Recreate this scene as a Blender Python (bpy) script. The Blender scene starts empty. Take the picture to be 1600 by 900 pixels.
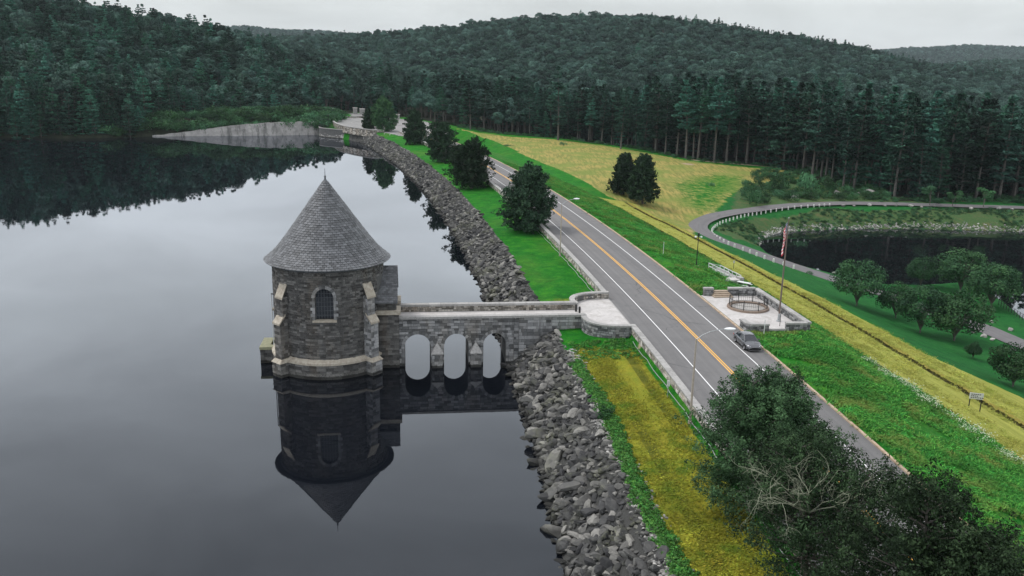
import bpy, bmesh, math, random
import numpy as np
from mathutils import Vector, Matrix
random.seed(7); rng = np.random.default_rng(7)
S = bpy.context.scene
COL = S.collection
PI = math.pi
# ------------------------------------------------------------------ camera
F_PX, PITCH, ROLL, CAMZ = 1350.0, 0.2570, 0.0191, 36.3      # photo is 1600 px wide; camera hovers 36 m over the lake
cam = bpy.data.cameras.new('camera'); camo = bpy.data.objects.new('camera', cam); COL.objects.link(camo)
cam.sensor_fit = 'HORIZONTAL'; cam.sensor_width = 36.0; cam.lens = 36.0*F_PX/1600.0
cam.clip_start = 0.5; cam.clip_end = 9000
camo.matrix_world = Matrix.Translation((0, 0, CAMZ)) @ Matrix.Rotation(PI/2-PITCH, 4, 'X') @ Matrix.Rotation(ROLL, 4, 'Z')
S.camera = camo
# ------------------------------------------------------------------ sky, sun, exposure
W = bpy.data.worlds.new('World'); S.world = W; W.use_nodes = True
wn, wl = W.node_tree.nodes, W.node_tree.links
for n in list(wn): wn.remove(n)
SUN_EL, SUN_ROT = math.radians(58), math.radians(-70)
def wnode(t, **k):
    n = wn.new(t)
    for a, b in k.items(): setattr(n, a, b)
    return n
wo = wnode('ShaderNodeOutputWorld'); bg = wnode('ShaderNodeBackground'); bg.inputs['Strength'].default_value = 0.1
sky = wnode('ShaderNodeTexSky', sky_type='NISHITA', sun_disc=False, sun_elevation=SUN_EL, sun_rotation=SUN_ROT, air_density=1.5, dust_density=3.0)
tc = wnode('ShaderNodeTexCoord'); sep = wnode('ShaderNodeSeparateXYZ'); wl.new(tc.outputs['Generated'], sep.inputs[0])
ramp = wnode('ShaderNodeValToRGB'); wl.new(sep.outputs['Z'], ramp.inputs['Fac'])
cr = ramp.color_ramp
cr.elements[0].position = 0.0; cr.elements[0].color = (.62, .64, .65, 1)
cr.elements[1].position = 1.0; cr.elements[1].color = (.78, .78, .84, 1)
for p, c in ((.06, (.60, .63, .635, 1)), (.13, (1.10, 1.15, 1.18, 1)), (.24, (1.36, 1.43, 1.46, 1)), (.36, (1.08, 1.14, 1.18, 1)), (.52, (.66, .70, .73, 1)), (.72, (1.05, 1.08, 1.12, 1))):
    e = cr.elements.new(p); e.color = c
mp = wnode('ShaderNodeMapping'); mp.inputs['Scale'].default_value = (1.0, 1.0, 3.0); wl.new(tc.outputs['Generated'], mp.inputs[0])
nz = wnode('ShaderNodeTexNoise'); nz.inputs['Scale'].default_value = 4.0; nz.inputs['Detail'].default_value = 5; nz.inputs['Roughness'].default_value = .58
nz.inputs['Distortion'].default_value = .5; wl.new(mp.outputs[0], nz.inputs['Vector'])
nr = wnode('ShaderNodeMapRange'); nr.inputs['From Min'].default_value = .28; nr.inputs['From Max'].default_value = .66
nr.inputs['To Min'].default_value = 10.4; nr.inputs['To Max'].default_value = 13.6; wl.new(nz.outputs['Fac'], nr.inputs['Value'])
vm = wnode('ShaderNodeVectorMath', operation='SCALE'); wl.new(ramp.outputs['Color'], vm.inputs[0]); wl.new(nr.outputs[0], vm.inputs['Scale'])
mx = wnode('ShaderNodeMix', data_type='RGBA'); mx.inputs[0].default_value = .93
wl.new(sky.outputs[0], mx.inputs[6]); wl.new(vm.outputs[0], mx.inputs[7])
wl.new(mx.outputs[2], bg.inputs['Color']); wl.new(bg.outputs[0], wo.inputs[0])
sl = bpy.data.lights.new('sun', 'SUN'); sl.energy = 2.1; sl.angle = math.radians(12); sl.color = (1, .97, .93)
so_ = bpy.data.objects.new('sun', sl); COL.objects.link(so_)
_sd = Vector((math.sin(SUN_ROT)*math.cos(SUN_EL), math.cos(SUN_ROT)*math.cos(SUN_EL), math.sin(SUN_EL)))
so_.rotation_euler = _sd.to_track_quat('Z', 'Y').to_euler(); so_.location = (0, 0, 200)
S.view_settings.view_transform = 'Standard'; S.view_settings.look = 'None'; S.view_settings.exposure = 0.0; S.view_settings.gamma = 1.0
S.render.resolution_x, S.render.resolution_y = 1024, 576
try:
    S.cycles.max_bounces = 6; S.cycles.diffuse_bounces = 2; S.cycles.glossy_bounces = 3; S.cycles.volume_bounces = 0; S.cycles.transmission_bounces = 2
    S.cycles.transparent_max_bounces = 4
except Exception: pass
# ------------------------------------------------------------------ coordinates
CX, CY, R0 = -1267.6, -50.7, 1297.9          # the crest road is an arc: s runs along it, o across it (+ is downstream)
def so(x, y):
    return R0*np.arctan2(np.asarray(y)-CY, np.asarray(x)-CX), np.hypot(np.asarray(x)-CX, np.asarray(y)-CY)-R0
def xy(s, o):
    a = np.asarray(s)/R0; r = R0+np.asarray(o)
    return CX+r*np.cos(a), CY+r*np.sin(a)
def P3(s, o, z):
    x, y = xy(s, o); return Vector((float(x), float(y), float(z)))
def ray(u, v):
    xi, yi = (u-800)/F_PX, -(v-450)/F_PX
    x = xi*math.cos(ROLL)-yi*math.sin(ROLL); y = xi*math.sin(ROLL)+yi*math.cos(ROLL)
    return x, math.cos(PITCH)+y*math.sin(PITCH), y*math.cos(PITCH)-math.sin(PITCH)
def at(u, v, z):
    a, b, c = ray(u, v); t = (z-CAMZ)/c
    return (a*t, b*t)
def aty(u, v, Y):
    a, b, c = ray(u, v); t = Y/b
    return (a*t, Y, CAMZ+c*t)
A0 = 155/R0
EO = np.array([math.cos(A0), math.sin(A0)]); ES = np.array([-math.sin(A0), math.cos(A0)]); O0 = np.array([float(q) for q in xy(155, 0)])
def LF(o, s, z=0.0):                          # straight frame of the bridge and gate tower
    p = O0+EO*o+ES*(s-155); return Vector((p[0], p[1], z))
def sstep(x, a, b):
    t = np.clip((np.asarray(x, float)-a)/(b-a), 0, 1); return t*t*(3-2*t)
# ------------------------------------------------------------------ terrain height
ctl = []
def c_px(*pts):
    for u, v, z in pts: x, y = at(u, v, z); ctl.append((x, y, z))
def c_w(*pts):
    for p in pts: ctl.append(p)
c_px((715, 199, 4.0), (745, 203, 3.2), (800, 212, 2.0), (870, 216, .8), (960, 228, .2), (1000, 235, -.3), (1080, 250, -1.5), (1200, 260, -3), (1300, 266, -4),
     (900, 245, .3), (940, 262, 0), (1000, 285, -1.4), (1060, 300, -3.0), (1062, 345, -5.6), (1040, 268, -1.4), (1130, 285, -3.8), (1200, 300, -5.4), (1270, 305, -6),
     (1085, 360, -6.4), (1120, 336, -6.5), (1180, 325, -6.6), (1300, 318, -6.8), (1450, 321, -7.2), (1590, 326, -7.5), (1160, 390, -7.2), (1250, 420, -8.8),
     (1300, 437, -9.4), (1400, 470, -10), (1480, 500, -10.3), (1560, 530, -10.6), (1620, 555, -10.8),
     (1140, 362, -6.9), (1200, 345, -7.4), (1300, 335, -7.6), (1450, 338, -8.2), (1600, 343, -8.6),
     (1188, 382, -11.8), (1205, 366, -11.8), (1240, 361, -11.8), (1330, 357, -11.8), (1450, 358, -11.8), (1600, 362, -11.8), (1800, 365, -11.8),
     (1235, 412, -11.8), (1330, 434, -11.8), (1420, 440, -11.9), (1515, 438, -11.6), (1560, 468, -11.6), (1605, 502, -11.6), (1660, 540, -11.6),
     (1260, 395, -14.5), (1350, 385, -15), (1500, 400, -15), (1600, 400, -15), (1600, 450, -14.5), (1700, 450, -15), (1450, 480, -10.6), (1520, 480, -10.9), (1480, 455, -11.2),
     (1450, 510, -10.2), (1600, 600, -9.8), (1420, 530, -9.4), (1700, 640, -9.8))
for s_, o_, z_ in ((60, 62, -9.8), (90, 62, -9.8), (120, 58, -9.3), (150, 54, -8.2), (180, 50, -7.6), (210, 47, -7), (240, 44, -6.2), (265, 40, -5.2), (285, 32, -2.3), (320, 27, -.4), (60, 120, -12), (0, 80, -11),
                   (360, 26, -.2), (400, 26, .6), (440, 26, 2.0), (480, 26, 4.2), (505, 20, 5.1), (540, 10, 5.3), (-100, 60, -10), (-100, 160, -12)):
    x, y = xy(s_, o_); ctl.append((float(x), float(y), z_))
# hills: (u, v of the tree tops, distance, tree height)
for u, v, Y, th in ((-260, -40, 600, 20), (-100, -30, 570, 20), (30, -18, 560, 20), (110, 2, 560, 20), (200, 22, 560, 20), (300, 40, 560, 20), (380, 62, 560, 20), (440, 92, 580, 20), (520, 122, 570, 20),
                    (0, 40, 480, 20), (120, 60, 478, 20), (240, 85, 480, 20), (340, 112, 480, 20), (0, 95, 425, 18), (120, 105, 425, 18), (250, 130, 435, 18), (350, 150, 445, 16), (440, 160, 470, 14),
                    (620, 142, 620, 20), (760, 140, 560, 20), (900, 150, 470, 23), (1050, 158, 450, 23), (1250, 172, 430, 23), (1450, 190, 400, 23), (1600, 196, 400, 23), (1750, 200, 400, 23),
                    (440, 60, 1250, 16), (520, 56, 1150, 16), (600, 52, 1080, 16), (750, 33, 1080, 16), (900, 22, 1080, 16), (1050, 25, 1080, 16), (1150, 41, 1080, 16), (1250, 55, 1050, 16), (1350, 78, 1000, 16), (1420, 108, 950, 16), (1500, 130, 900, 16), (1620, 142, 900, 16), (1750, 150, 900, 16),
                    (600, 100, 780, 18), (750, 95, 740, 18), (900, 92, 740, 18), (1050, 96, 720, 18), (1200, 108, 680, 18), (1350, 128, 640, 18), (1500, 158, 600, 20), (1650, 166, 600, 20)):
    x, y, z = aty(u, v, Y); ctl.append((x, y, z-th))
c_w((-190, 660, 36), (-330, 700, 50), (-330, 950, 30), (-150, 900, 28), (-600, 600, 50), (-600, 1200, 40), (0, 1700, 30), (400, 1700, 20), (-500, 2000, 30), (-500, 420, 14), (-800, 420, 20),
    (900, 1200, 0), (1100, 2000, -5), (300, 2200, 0), (800, 600, -5), (700, 200, -8), (800, -200, -10), (300, -200, -11), (-900, 3000, 10), (1200, 3600, 10), (0, 3500, 10))
for x, y in ((-400, 372), (-300, 372), (-250, 374), (-223, 377), (-196, 378), (-173, 389), (-150, 404), (-122, 412), (-98, 418)): ctl.append((x, y, .3)); 
for x, y, z in ((-400, 386, 5), (-300, 386, 5), (-223, 391, 5), (-190, 394, 5), (-165, 412, 8.0), (-140, 424, 9.5), (-118, 430, 9.5), (-104, 440, 7.5), (-112, 470, 7), (-100, 520, 6), (-60, 540, 6), (-80, 460, 5.2), (-70, 420, 5), (-60, 500, 5.3), (-40, 480, 5.4)): ctl.append((x, y, z))
ctl = np.array(ctl, float)
def _phi(d2): return np.sqrt(d2+12.0**2)
_D = ((ctl[:, None, :2]-ctl[None, :, :2])**2).sum(-1)
_n = len(ctl); _A = np.zeros((_n+3, _n+3)); _A[:_n, :_n] = _phi(_D)+np.eye(_n)*-2.0
_A[:_n, _n:] = np.c_[np.ones(_n), ctl[:, :2]/1000]; _A[_n:, :_n] = _A[:_n, _n:].T
_w = np.linalg.solve(_A, np.r_[ctl[:, 2], 0, 0, 0])
def vnoise(x, y, sc, seed=0):
    x = np.asarray(x, float)/sc+seed*17.3; y = np.asarray(y, float)/sc-seed*9.1
    xi, yi = np.floor(x), np.floor(y); fx, fy = x-xi, y-yi; fx = fx*fx*(3-2*fx); fy = fy*fy*(3-2*fy)
    def h(a, b): 
        q = np.sin(a*127.1+b*311.7+seed*13.7)*43758.5453; return q-np.floor(q)
    return (h(xi, yi)*(1-fx)+h(xi+1, yi)*fx)*(1-fy)+(h(xi, yi+1)*(1-fx)+h(xi+1, yi+1)*fx)*fy-.5
def G(x, y):
    x = np.asarray(x, float).ravel(); y = np.asarray(y, float).ravel(); out = np.empty(len(x))
    for i in range(0, len(x), 20000):
        xx, yy = x[i:i+20000], y[i:i+20000]
        d2 = (xx[:, None]-ctl[None, :, 0])**2+(yy[:, None]-ctl[None, :, 1])**2
        out[i:i+20000] = _phi(d2)@_w[:_n]+_w[_n]+_w[_n+1]*xx/1000+_w[_n+2]*yy/1000
    return out
DP_O = [-80, -45, -30, -21.8, -16.4, -15.2, -8.6, -7.6, -7.4, 6.2, 6.5, 7.4, 25, 25.8, 36.4, 37.3, 38.0, 60]
DP_Z = [-16, -12, -7.0, -.3, 4.1, 4.35, 4.65, 4.75, 5.18, 5.18, 5.33, 5.3, -.1, -.55, -3.5, -3.95, -3.8, -9.6]
_sl = [(-900, 372), (-400, 374), (-223, 377), (-196, 379), (-176, 387)]+[(at(u, v, 0)[0]+dx, at(u, v, 0)[1]+dy) for u, v, dx, dy in ((240, 213.5, 0, 1.5), (300, 213, 0, 3), (360, 212.5, 0, 3), (430, 212, 0, 3), (494, 211.2, 0, 3), (500.5, 213, 1.6, 1.5), (508, 214.5, 1.6, 1.8), (524, 216, 1.6, 1.8), (540, 217.5, 1.6, 1.8), (552, 219.5, 1.5, 2))]+[(-66, 380)]
def shore_y(x): return np.interp(x, [p[0] for p in _sl], [p[1] for p in _sl])
def H(x, y):
    x = np.asarray(x, float).ravel(); y = np.asarray(y, float).ravel()
    s, o = so(x, y); g = G(x, y); p = np.interp(o, DP_O, DP_Z)
    # where the cross-section of the dam holds
    near = 1-sstep(s, 262, 330)
    wd = 1-(sstep(o, 46, 62)*near+sstep(o, 22, 34)*(1-near))
    wend = 1-sstep(s, 455, 500)               # far abutment
    wd = wd*wend
    # lake side: west of the dam everything south of the shore is lake bed
    lake = (o < -21.8)
    bed = np.clip(-.6-(shore_y(x)-y)*.35, -12, 0)
    below = (x < -70) & (y < shore_y(x)) & (y > 300)
    z = g*(1-wd)+p*wd
    m = (o < -16.4)
    # behind shore line use natural ground, in front lake bed
    zl = np.where(y > shore_y(x), np.maximum(g, .25), bed)
    zl = np.where((x > -73), p, zl)
    z = np.where((x < -70) & (y > 340), zl, z)
    z = np.where((o < -22) & (y <= 340), np.minimum(p, -.5), z)
    # keep the grass behind the retaining wall up
    rw = (x >= -94) & (x < -60) & (y > shore_y(x)) & (y < 440) & ~((s < 473) & (o < -15.5))
    z = np.where(rw, np.maximum(z, 3.7), z)
    z = z+vnoise(x, y, 9, 3)*.25*(np.abs(o) > 24)+vnoise(x, y, 90, 5)*6*sstep(y, 480, 700)
    return z
def Hs(x, y): return float(H(np.array([x]), np.array([y]))[0])
def hit(u, v):
    a, b, c = ray(u, v); t = np.linspace(25, 1400, 2800)
    h = H(a*t, b*t); below = (CAMZ+c*t) < h
    i = int(np.argmax(below)) if below.any() else len(t)-1
    lo, hi = t[max(i-1, 0)], t[i]
    for _ in range(12):
        m = (lo+hi)/2
        if CAMZ+c*m < Hs(a*m, b*m): hi = m
        else: lo = m
    return a*hi, b*hi
def poly_w(pts): return np.array([hit(*p) for p in pts])
def inside(px, py, poly):
    px = np.asarray(px); py = np.asarray(py); r = np.zeros(px.shape, bool); n = len(poly)
    for i in range(n):
        x1, y1 = poly[i]; x2, y2 = poly[(i+1) % n]
        c = ((y1 > py) != (y2 > py)) & (px < (x2-x1)*(py-y1)/((y2-y1) or 1e-9)+x1); r ^= c
    return r
def dseg(px, py, line):
    d = np.full(np.shape(px), 1e9)
    for (x1, y1), (x2, y2) in zip(line[:-1], line[1:]):
        dx, dy = x2-x1, y2-y1; t = np.clip(((px-x1)*dx+(py-y1)*dy)/(dx*dx+dy*dy+1e-9), 0, 1)
        d = np.minimum(d, np.hypot(px-x1-t*dx, py-y1-t*dy))
    return d
def smooth_line(pts, n=8):
    pts = [np.array(p, float) for p in pts]; q = [2*pts[0]-pts[1]]+pts+[2*pts[-1]-pts[-2]]; out = []
    for i in range(1, len(q)-2):
        for k in range(n):
            t = k/n
            out.append(.5*((2*q[i])+(-q[i-1]+q[i+1])*t+(2*q[i-1]-5*q[i]+4*q[i+1]-q[i+2])*t*t+(-q[i-1]+3*q[i]-3*q[i+1]+q[i+2])*t**3))
    out.append(pts[-1]); return out
# ------------------------------------------------------------------ object helpers
def tag(o, label=None, cat=None, group=None, kind=None):
    if label: o['label'] = label
    if cat: o['category'] = cat
    if group: o['group'] = group
    if kind: o['kind'] = kind
    return o
def empty(name, loc, rz=0, label=None, cat=None, group=None):
    o = bpy.data.objects.new(name, None); COL.objects.link(o); o.location = loc; o.rotation_euler = (0, 0, rz); o.empty_display_size = .3
    return tag(o, label, cat, group)
def link(name, me, mat=None, parent=None, loc=None):
    o = bpy.data.objects.new(name, me); COL.objects.link(o)
    if mat is not None and not me.materials: me.materials.append(mat)
    if parent is not None: o.parent = parent
    if loc is not None: o.location = loc
    return o
def np_mesh(name, V, Fc, smooth=False, uv=None, cols=None, mats=None, midx=None):
    """V (n,3), Fc (m,k) with k 3 or 4, uv per vertex (n,2), cols dict name -> (m,) per face floats"""
    V = np.ascontiguousarray(V, dtype=np.float32); Fc = np.ascontiguousarray(Fc, dtype=np.int32); m, k = Fc.shape
    me = bpy.data.meshes.new(name); me.vertices.add(len(V)); me.vertices.foreach_set('co', V.ravel())
    me.loops.add(m*k); me.loops.foreach_set('vertex_index', Fc.ravel())
    me.polygons.add(m); me.polygons.foreach_set('loop_start', np.arange(0, m*k, k, dtype=np.int32)); me.polygons.foreach_set('loop_total', np.full(m, k, np.int32))
    if midx is not None: me.polygons.foreach_set('material_index', np.asarray(midx, np.int32))
    me.polygons.foreach_set('use_smooth', np.full(m, smooth))
    if uv is not None:
        l = me.uv_layers.new(name='UVMap'); l.data.foreach_set('uv', np.asarray(uv, np.float32)[Fc.ravel()].ravel())
    if cols:
        for nm, c in cols.items():
            if len(c) == m and len(c) != len(V): a = me.attributes.new(nm, 'FLOAT', 'FACE')
            else: a = me.attributes.new(nm, 'FLOAT', 'POINT')
            a.data.foreach_set('value', np.asarray(c, np.float32))
    for q in (mats or []): me.materials.append(q)
    me.update(calc_edges=True); me.validate(verbose=False); return me
class MB:
    """collects faces, each with its own little random tone, and builds one mesh"""
    def __init__(s): s.v = []; s.f = []; s.t = []; s.uv = []
    def face(s, pts, tone=0.):
        i = len(s.v); s.v += [tuple(p) for p in pts]; s.f.append(tuple(range(i, i+len(pts)))); s.t.append(tone)
    def box8(s, p, tone=0., skip=()):
        """p: 8 points, bottom 4 then top 4, both counter-clockwise seen from above"""
        i = len(s.v); s.v += [tuple(q) for q in p]
        fs = [(3, 2, 1, 0), (4, 5, 6, 7), (0, 1, 5, 4), (1, 2, 6, 5), (2, 3, 7, 6), (3, 0, 4, 7)]
        for k, f in enumerate(fs):
            if k not in skip: s.f.append(tuple(i+a for a in f)); s.t.append(tone)
    def box(s, a, b, fr=None, tone=0.):
        (x0, y0, z0), (x1, y1, z1) = a, b
        p = [(x0, y0, z0), (x1, y0, z0), (x1, y1, z0), (x0, y1, z0), (x0, y0, z1), (x1, y0, z1), (x1, y1, z1), (x0, y1, z1)]
        if fr: p = [fr(*q) for q in p]
        s.box8(p, tone)
    def tube(s, pts, r, n=8, tone=0., caps=True, taper=None):
        pts = [Vector(p) for p in pts]; rs = r if isinstance(r, (list, tuple)) else [r]*len(pts); base = len(s.v); up = None
        for k, p in enumerate(pts):
            d = (pts[min(k+1, len(pts)-1)]-pts[max(k-1, 0)]).normalized()
            if up is None: up = Vector((0, 0, 1)) if abs(d.z) < .9 else Vector((1, 0, 0))
            a = d.cross(up).normalized(); b = a.cross(d).normalized(); up = b
            for j in range(n):
                q = 2*PI*j/n; s.v.append(tuple(p+a*math.cos(q)*rs[k]+b*math.sin(q)*rs[k]))
        for k in range(len(pts)-1):
            for j in range(n):
                s.f.append((base+k*n+j, base+k*n+(j+1) % n, base+(k+1)*n+(j+1) % n, base+(k+1)*n+j)); s.t.append(tone)
        if caps: s.f.append(tuple(base+j for j in range(n))[::-1]); s.t.append(tone); s.f.append(tuple(base+(len(pts)-1)*n+j for j in range(n))); s.t.append(tone)
    def lathe(s, prof, n=48, c=(0, 0), tone=0., a0=0, a1=2*PI):
        base = len(s.v); full = abs(a1-a0-2*PI) < 1e-6; m = n if full else n+1
        for r, z in prof:
            for j in range(m):
                q = a0+(a1-a0)*j/n; s.v.append((c[0]+r*math.cos(q), c[1]+r*math.sin(q), z))
        for k in range(len(prof)-1):
            for j in range(n if not full else n):
                j2 = (j+1) % m if full else j+1
                if j2 >= m: continue
                s.f.append((base+k*m+j, base+k*m+j2, base+(k+1)*m+j2, base+(k+1)*m+j)); s.t.append(tone)
    def build(s, name, mat, parent=None, smooth=False, loc=None):
        me = bpy.data.meshes.new(name); me.from_pydata(s.v, [], s.f)
        a = me.attributes.new('tone', 'FLOAT', 'FACE'); a.data.foreach_set('value', np.array(s.t, np.float32))
        me.polygons.foreach_set('use_smooth', [smooth]*len(s.f))
        me.materials.append(mat); me.update(); return link(name, me, None, parent, loc)
def sweep(prof, path, z=None, closed=False):
    """prof: list of (side offset, height); path: list of (x, y, z) -> MB of a swept solid"""
    m = MB(); path = [Vector(p) for p in path]; n = len(prof); N = len(path)
    for k, p in enumerate(path):
        d = (path[min(k+1, N-1)]-path[max(k-1, 0)]); d.z = 0; d.normalize(); a = Vector((d.y, -d.x, 0))     # right-hand side
        for o, h in prof: q = p+a*o; m.v.append((q.x, q.y, q.z+h))
    for k in range(N-1):
        for j in range(n):
            m.f.append((k*n+j, k*n+(j+1) % n, (k+1)*n+(j+1) % n, (k+1)*n+j)); m.t.append(0)
    m.f.append(tuple(range(n))); m.t.append(0); m.f.append(tuple(range((N-1)*n, N*n))[::-1]); m.t.append(0)
    return m
# ------------------------------------------------------------------ materials
def mat(name, col=(.5, .5, .5), rough=.8, metal=0., spec=.3):
    m = bpy.data.materials.new(name); m.use_nodes = True; b = m.node_tree.nodes['Principled BSDF']
    b.inputs['Base Color'].default_value = (*col, 1); b.inputs['Roughness'].default_value = rough; b.inputs['Metallic'].default_value = metal
    b.inputs['Specular IOR Level'].default_value = spec
    return m
class NT:
    def __init__(s, m): s.m = m; s.n = m.node_tree.nodes; s.l = m.node_tree.links; s.b = s.n['Principled BSDF']
    def node(s, t, ins=None, **k):
        n = s.n.new(t)
        for a, b in k.items(): setattr(n, a, b)
        for a, b in (ins or {}).items():
            if hasattr(b, 'is_output') or isinstance(b, bpy.types.NodeSocket): s.l.new(b, n.inputs[a])
            else: n.inputs[a].default_value = b
        return n
    def noise(s, vec, scale, detail=4, rough=.6, dist=0.): 
        n = s.node('ShaderNodeTexNoise', {'Scale': scale, 'Detail': detail, 'Roughness': rough, 'Distortion': dist})
        if vec is not None: s.l.new(vec, n.inputs['Vector'])
        return n.outputs['Fac']
    def math(s, op, a, b=0., clamp=False, c=None):
        ins = {0: a, 1: b}
        if c is not None: ins[2] = c
        return s.node('ShaderNodeMath', ins, operation=op, use_clamp=clamp).outputs[0]
    def rng(s, v, a, b, c=0., d=1.): return s.node('ShaderNodeMapRange', {'Value': v, 'From Min': a, 'From Max': b, 'To Min': c, 'To Max': d}).outputs[0]
    def ramp(s, v, st):
        n = s.node('ShaderNodeValToRGB', {'Fac': v}); r = n.color_ramp
        r.elements[0].position = st[0][0]; r.elements[0].color = (*st[0][1], 1); r.elements[1].position = st[-1][0]; r.elements[1].color = (*st[-1][1], 1)
        for p, c in st[1:-1]: e = r.elements.new(p); e.color = (*c, 1)
        return n.outputs['Color']
    def mix(s, f, a, b, mode='MIX'):
        n = s.node('ShaderNodeMix', data_type='RGBA', blend_type=mode)
        for i, v in ((0, f), (6, a), (7, b)):
            if isinstance(v, bpy.types.NodeSocket): s.l.new(v, n.inputs[i])
            elif i == 0: n.inputs[0].default_value = v
            else: n.inputs[i].default_value = (*v, 1)
        return n.outputs[2]
    def map(s, vec, scale=(1, 1, 1), rot=(0, 0, 0)):
        return s.node('ShaderNodeMapping', {'Vector': vec, 'Scale': scale, 'Rotation': rot}).outputs[0]
    def bump(s, h, strength=.5, dist=.1):
        n = s.node('ShaderNodeBump', {'Height': h, 'Strength': strength, 'Distance': dist}); s.l.new(n.outputs[0], s.b.inputs['Normal']); return n
    def color(s, c): s.l.new(c, s.b.inputs['Base Color'])
    def attr(s, name, out='Fac'): return s.node('ShaderNodeAttribute', attribute_name=name).outputs[out]
    def obj(s): return s.node('ShaderNodeTexCoord').outputs['Object']
    def pos(s): return s.node('ShaderNodeNewGeometry').outputs['Position']
def simple(name, c1, c2, scale=3., rough=.8, bump=0., metal=0., spec=.3, tone=0.0):
    m = mat(name, c1, rough, metal, spec); t = NT(m); p = t.pos()
    f = t.noise(p, scale, 6, .65); f2 = t.noise(p, scale*.17, 3)
    c = t.mix(t.rng(f, .3, .7), c1, c2); c = t.mix(t.rng(f2, .35, .7, 0, .5), c, tuple(x*.7 for x in c1))
    if tone:
        a = t.attr('tone'); v = t.math('MULTIPLY_ADD', a, tone, c=1.0); n = t.node('ShaderNodeVectorMath', {0: c}, operation='SCALE'); t.l.new(v, n.inputs['Scale']); c = n.outputs[0]
    t.color(c)
    if bump: t.bump(f, .6, bump)
    return m
def stone_mat(name, cols, tone=.55, stain=(.25, .22, .17), stainamt=.35, sc=2.2, rough=.9):
    m = mat(name, cols[0], rough, 0, .2); t = NT(m); p = t.pos(); a = t.attr('tone')
    f = t.noise(p, sc, 8, .7); g = t.noise(p, sc*6, 4, .7)
    k = t.math('ADD', t.math('MULTIPLY', f, .7), t.math('MULTIPLY', t.math('ADD', a, .5), .5))
    c = t.ramp(k, [(.25, cols[0]), (.55, cols[1]), (.95, cols[2])])
    st = t.rng(t.noise(t.map(p, (1, 1, .25)), .55, 4, .6), .5, .72, 0, stainamt)
    c = t.mix(st, c, stain)
    st2 = t.rng(t.noise(t.map(p, (1, 1, .10)), 1.1, 5, .65), .54, .68, 0, .55); c = t.mix(st2, c, (.045, .045, .045)); zz_ = t.node('ShaderNodeSeparateXYZ', {0: p}).outputs[2]; zz_ = t.math('ADD', zz_, t.math('MULTIPLY', f, -.5)); c = t.mix(t.math('MULTIPLY', t.rng(zz_, .75, .35, 0, .35), t.rng(g, .4, .6)), c, (.36, .35, .32)); c = t.mix(t.rng(zz_, .18, .05, 0, .85), c, (.018, .018, .016))
    v = t.math('MULTIPLY_ADD', a, tone, c=1.0); v = t.math('MULTIPLY', v, t.rng(g, .2, .8, .78, 1.2))
    n = t.node('ShaderNodeVectorMath', {0: c}, operation='SCALE'); t.l.new(v, n.inputs['Scale']); t.color(n.outputs[0])
    t.bump(t.math('ADD', f, t.math('MULTIPLY', g, .4)), .7, .08)
    return m
M = {}
M['stone'] = stone_mat('dark_granite', [(.052, .050, .050), (.092, .090, .088), (.15, .147, .142)], .58, (.15, .12, .09), .45)
M['stone_bridge'] = stone_mat('grey_granite', [(.11, .113, .118), (.18, .183, .188), (.28, .28, .285)], .8, (.2, .17, .13), .4)
M['stone_wall'] = stone_mat('wall_granite', [(.15, .14, .12), (.27, .25, .22), (.40, .38, .35)], .9, (.3, .2, .12), .4)
M['mortar'] = simple('mortar', (.13, .13, .13), (.07, .07, .07), 2.0, .95)
M['mortar_light'] = simple('pale_mortar', (.42, .41, .39), (.28, .27, .26), 2.0, .95)
M['cream'] = simple('cream_limestone', (.48, .44, .37), (.24, .20, .16), 2.5, .85, .03)
M['coping'] = simple('pale_granite_coping', (.42, .41, .40), (.22, .215, .21), 3.5, .9, .03, tone=.25)
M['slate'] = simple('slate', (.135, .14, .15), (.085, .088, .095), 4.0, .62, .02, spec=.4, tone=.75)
M['lead'] = simple('lead_flashing', (.12, .13, .14), (.07, .08, .09), 3, .5)
M['glass'] = mat('dark_window_glass', (.012, .016, .024), .12, 0, .6)
M['iron'] = simple('black_iron', (.015, .015, .016), (.03, .03, .03), 9, .55)
M['white_metal'] = simple('white_painted_steel', (.70, .72, .72), (.52, .53, .52), 6, .5)
M['tan_pole'] = simple('tan_steel_pole', (.42, .37, .32), (.30, .26, .22), 5, .6)
M['galv'] = simple('grey_steel', (.42, .44, .45), (.3, .31, .32), 5, .45, metal=.3)
M['lamp_glass'] = mat('frosted_lamp_glass', (.8, .82, .84), .3)
M['bronze'] = simple('brown_flagpole', (.20, .15, .13), (.13, .10, .09), 5, .5)
M['wood'] = simple('weathered_wood', (.2, .16, .12), (.12, .09, .07), 6, .9)
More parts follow.
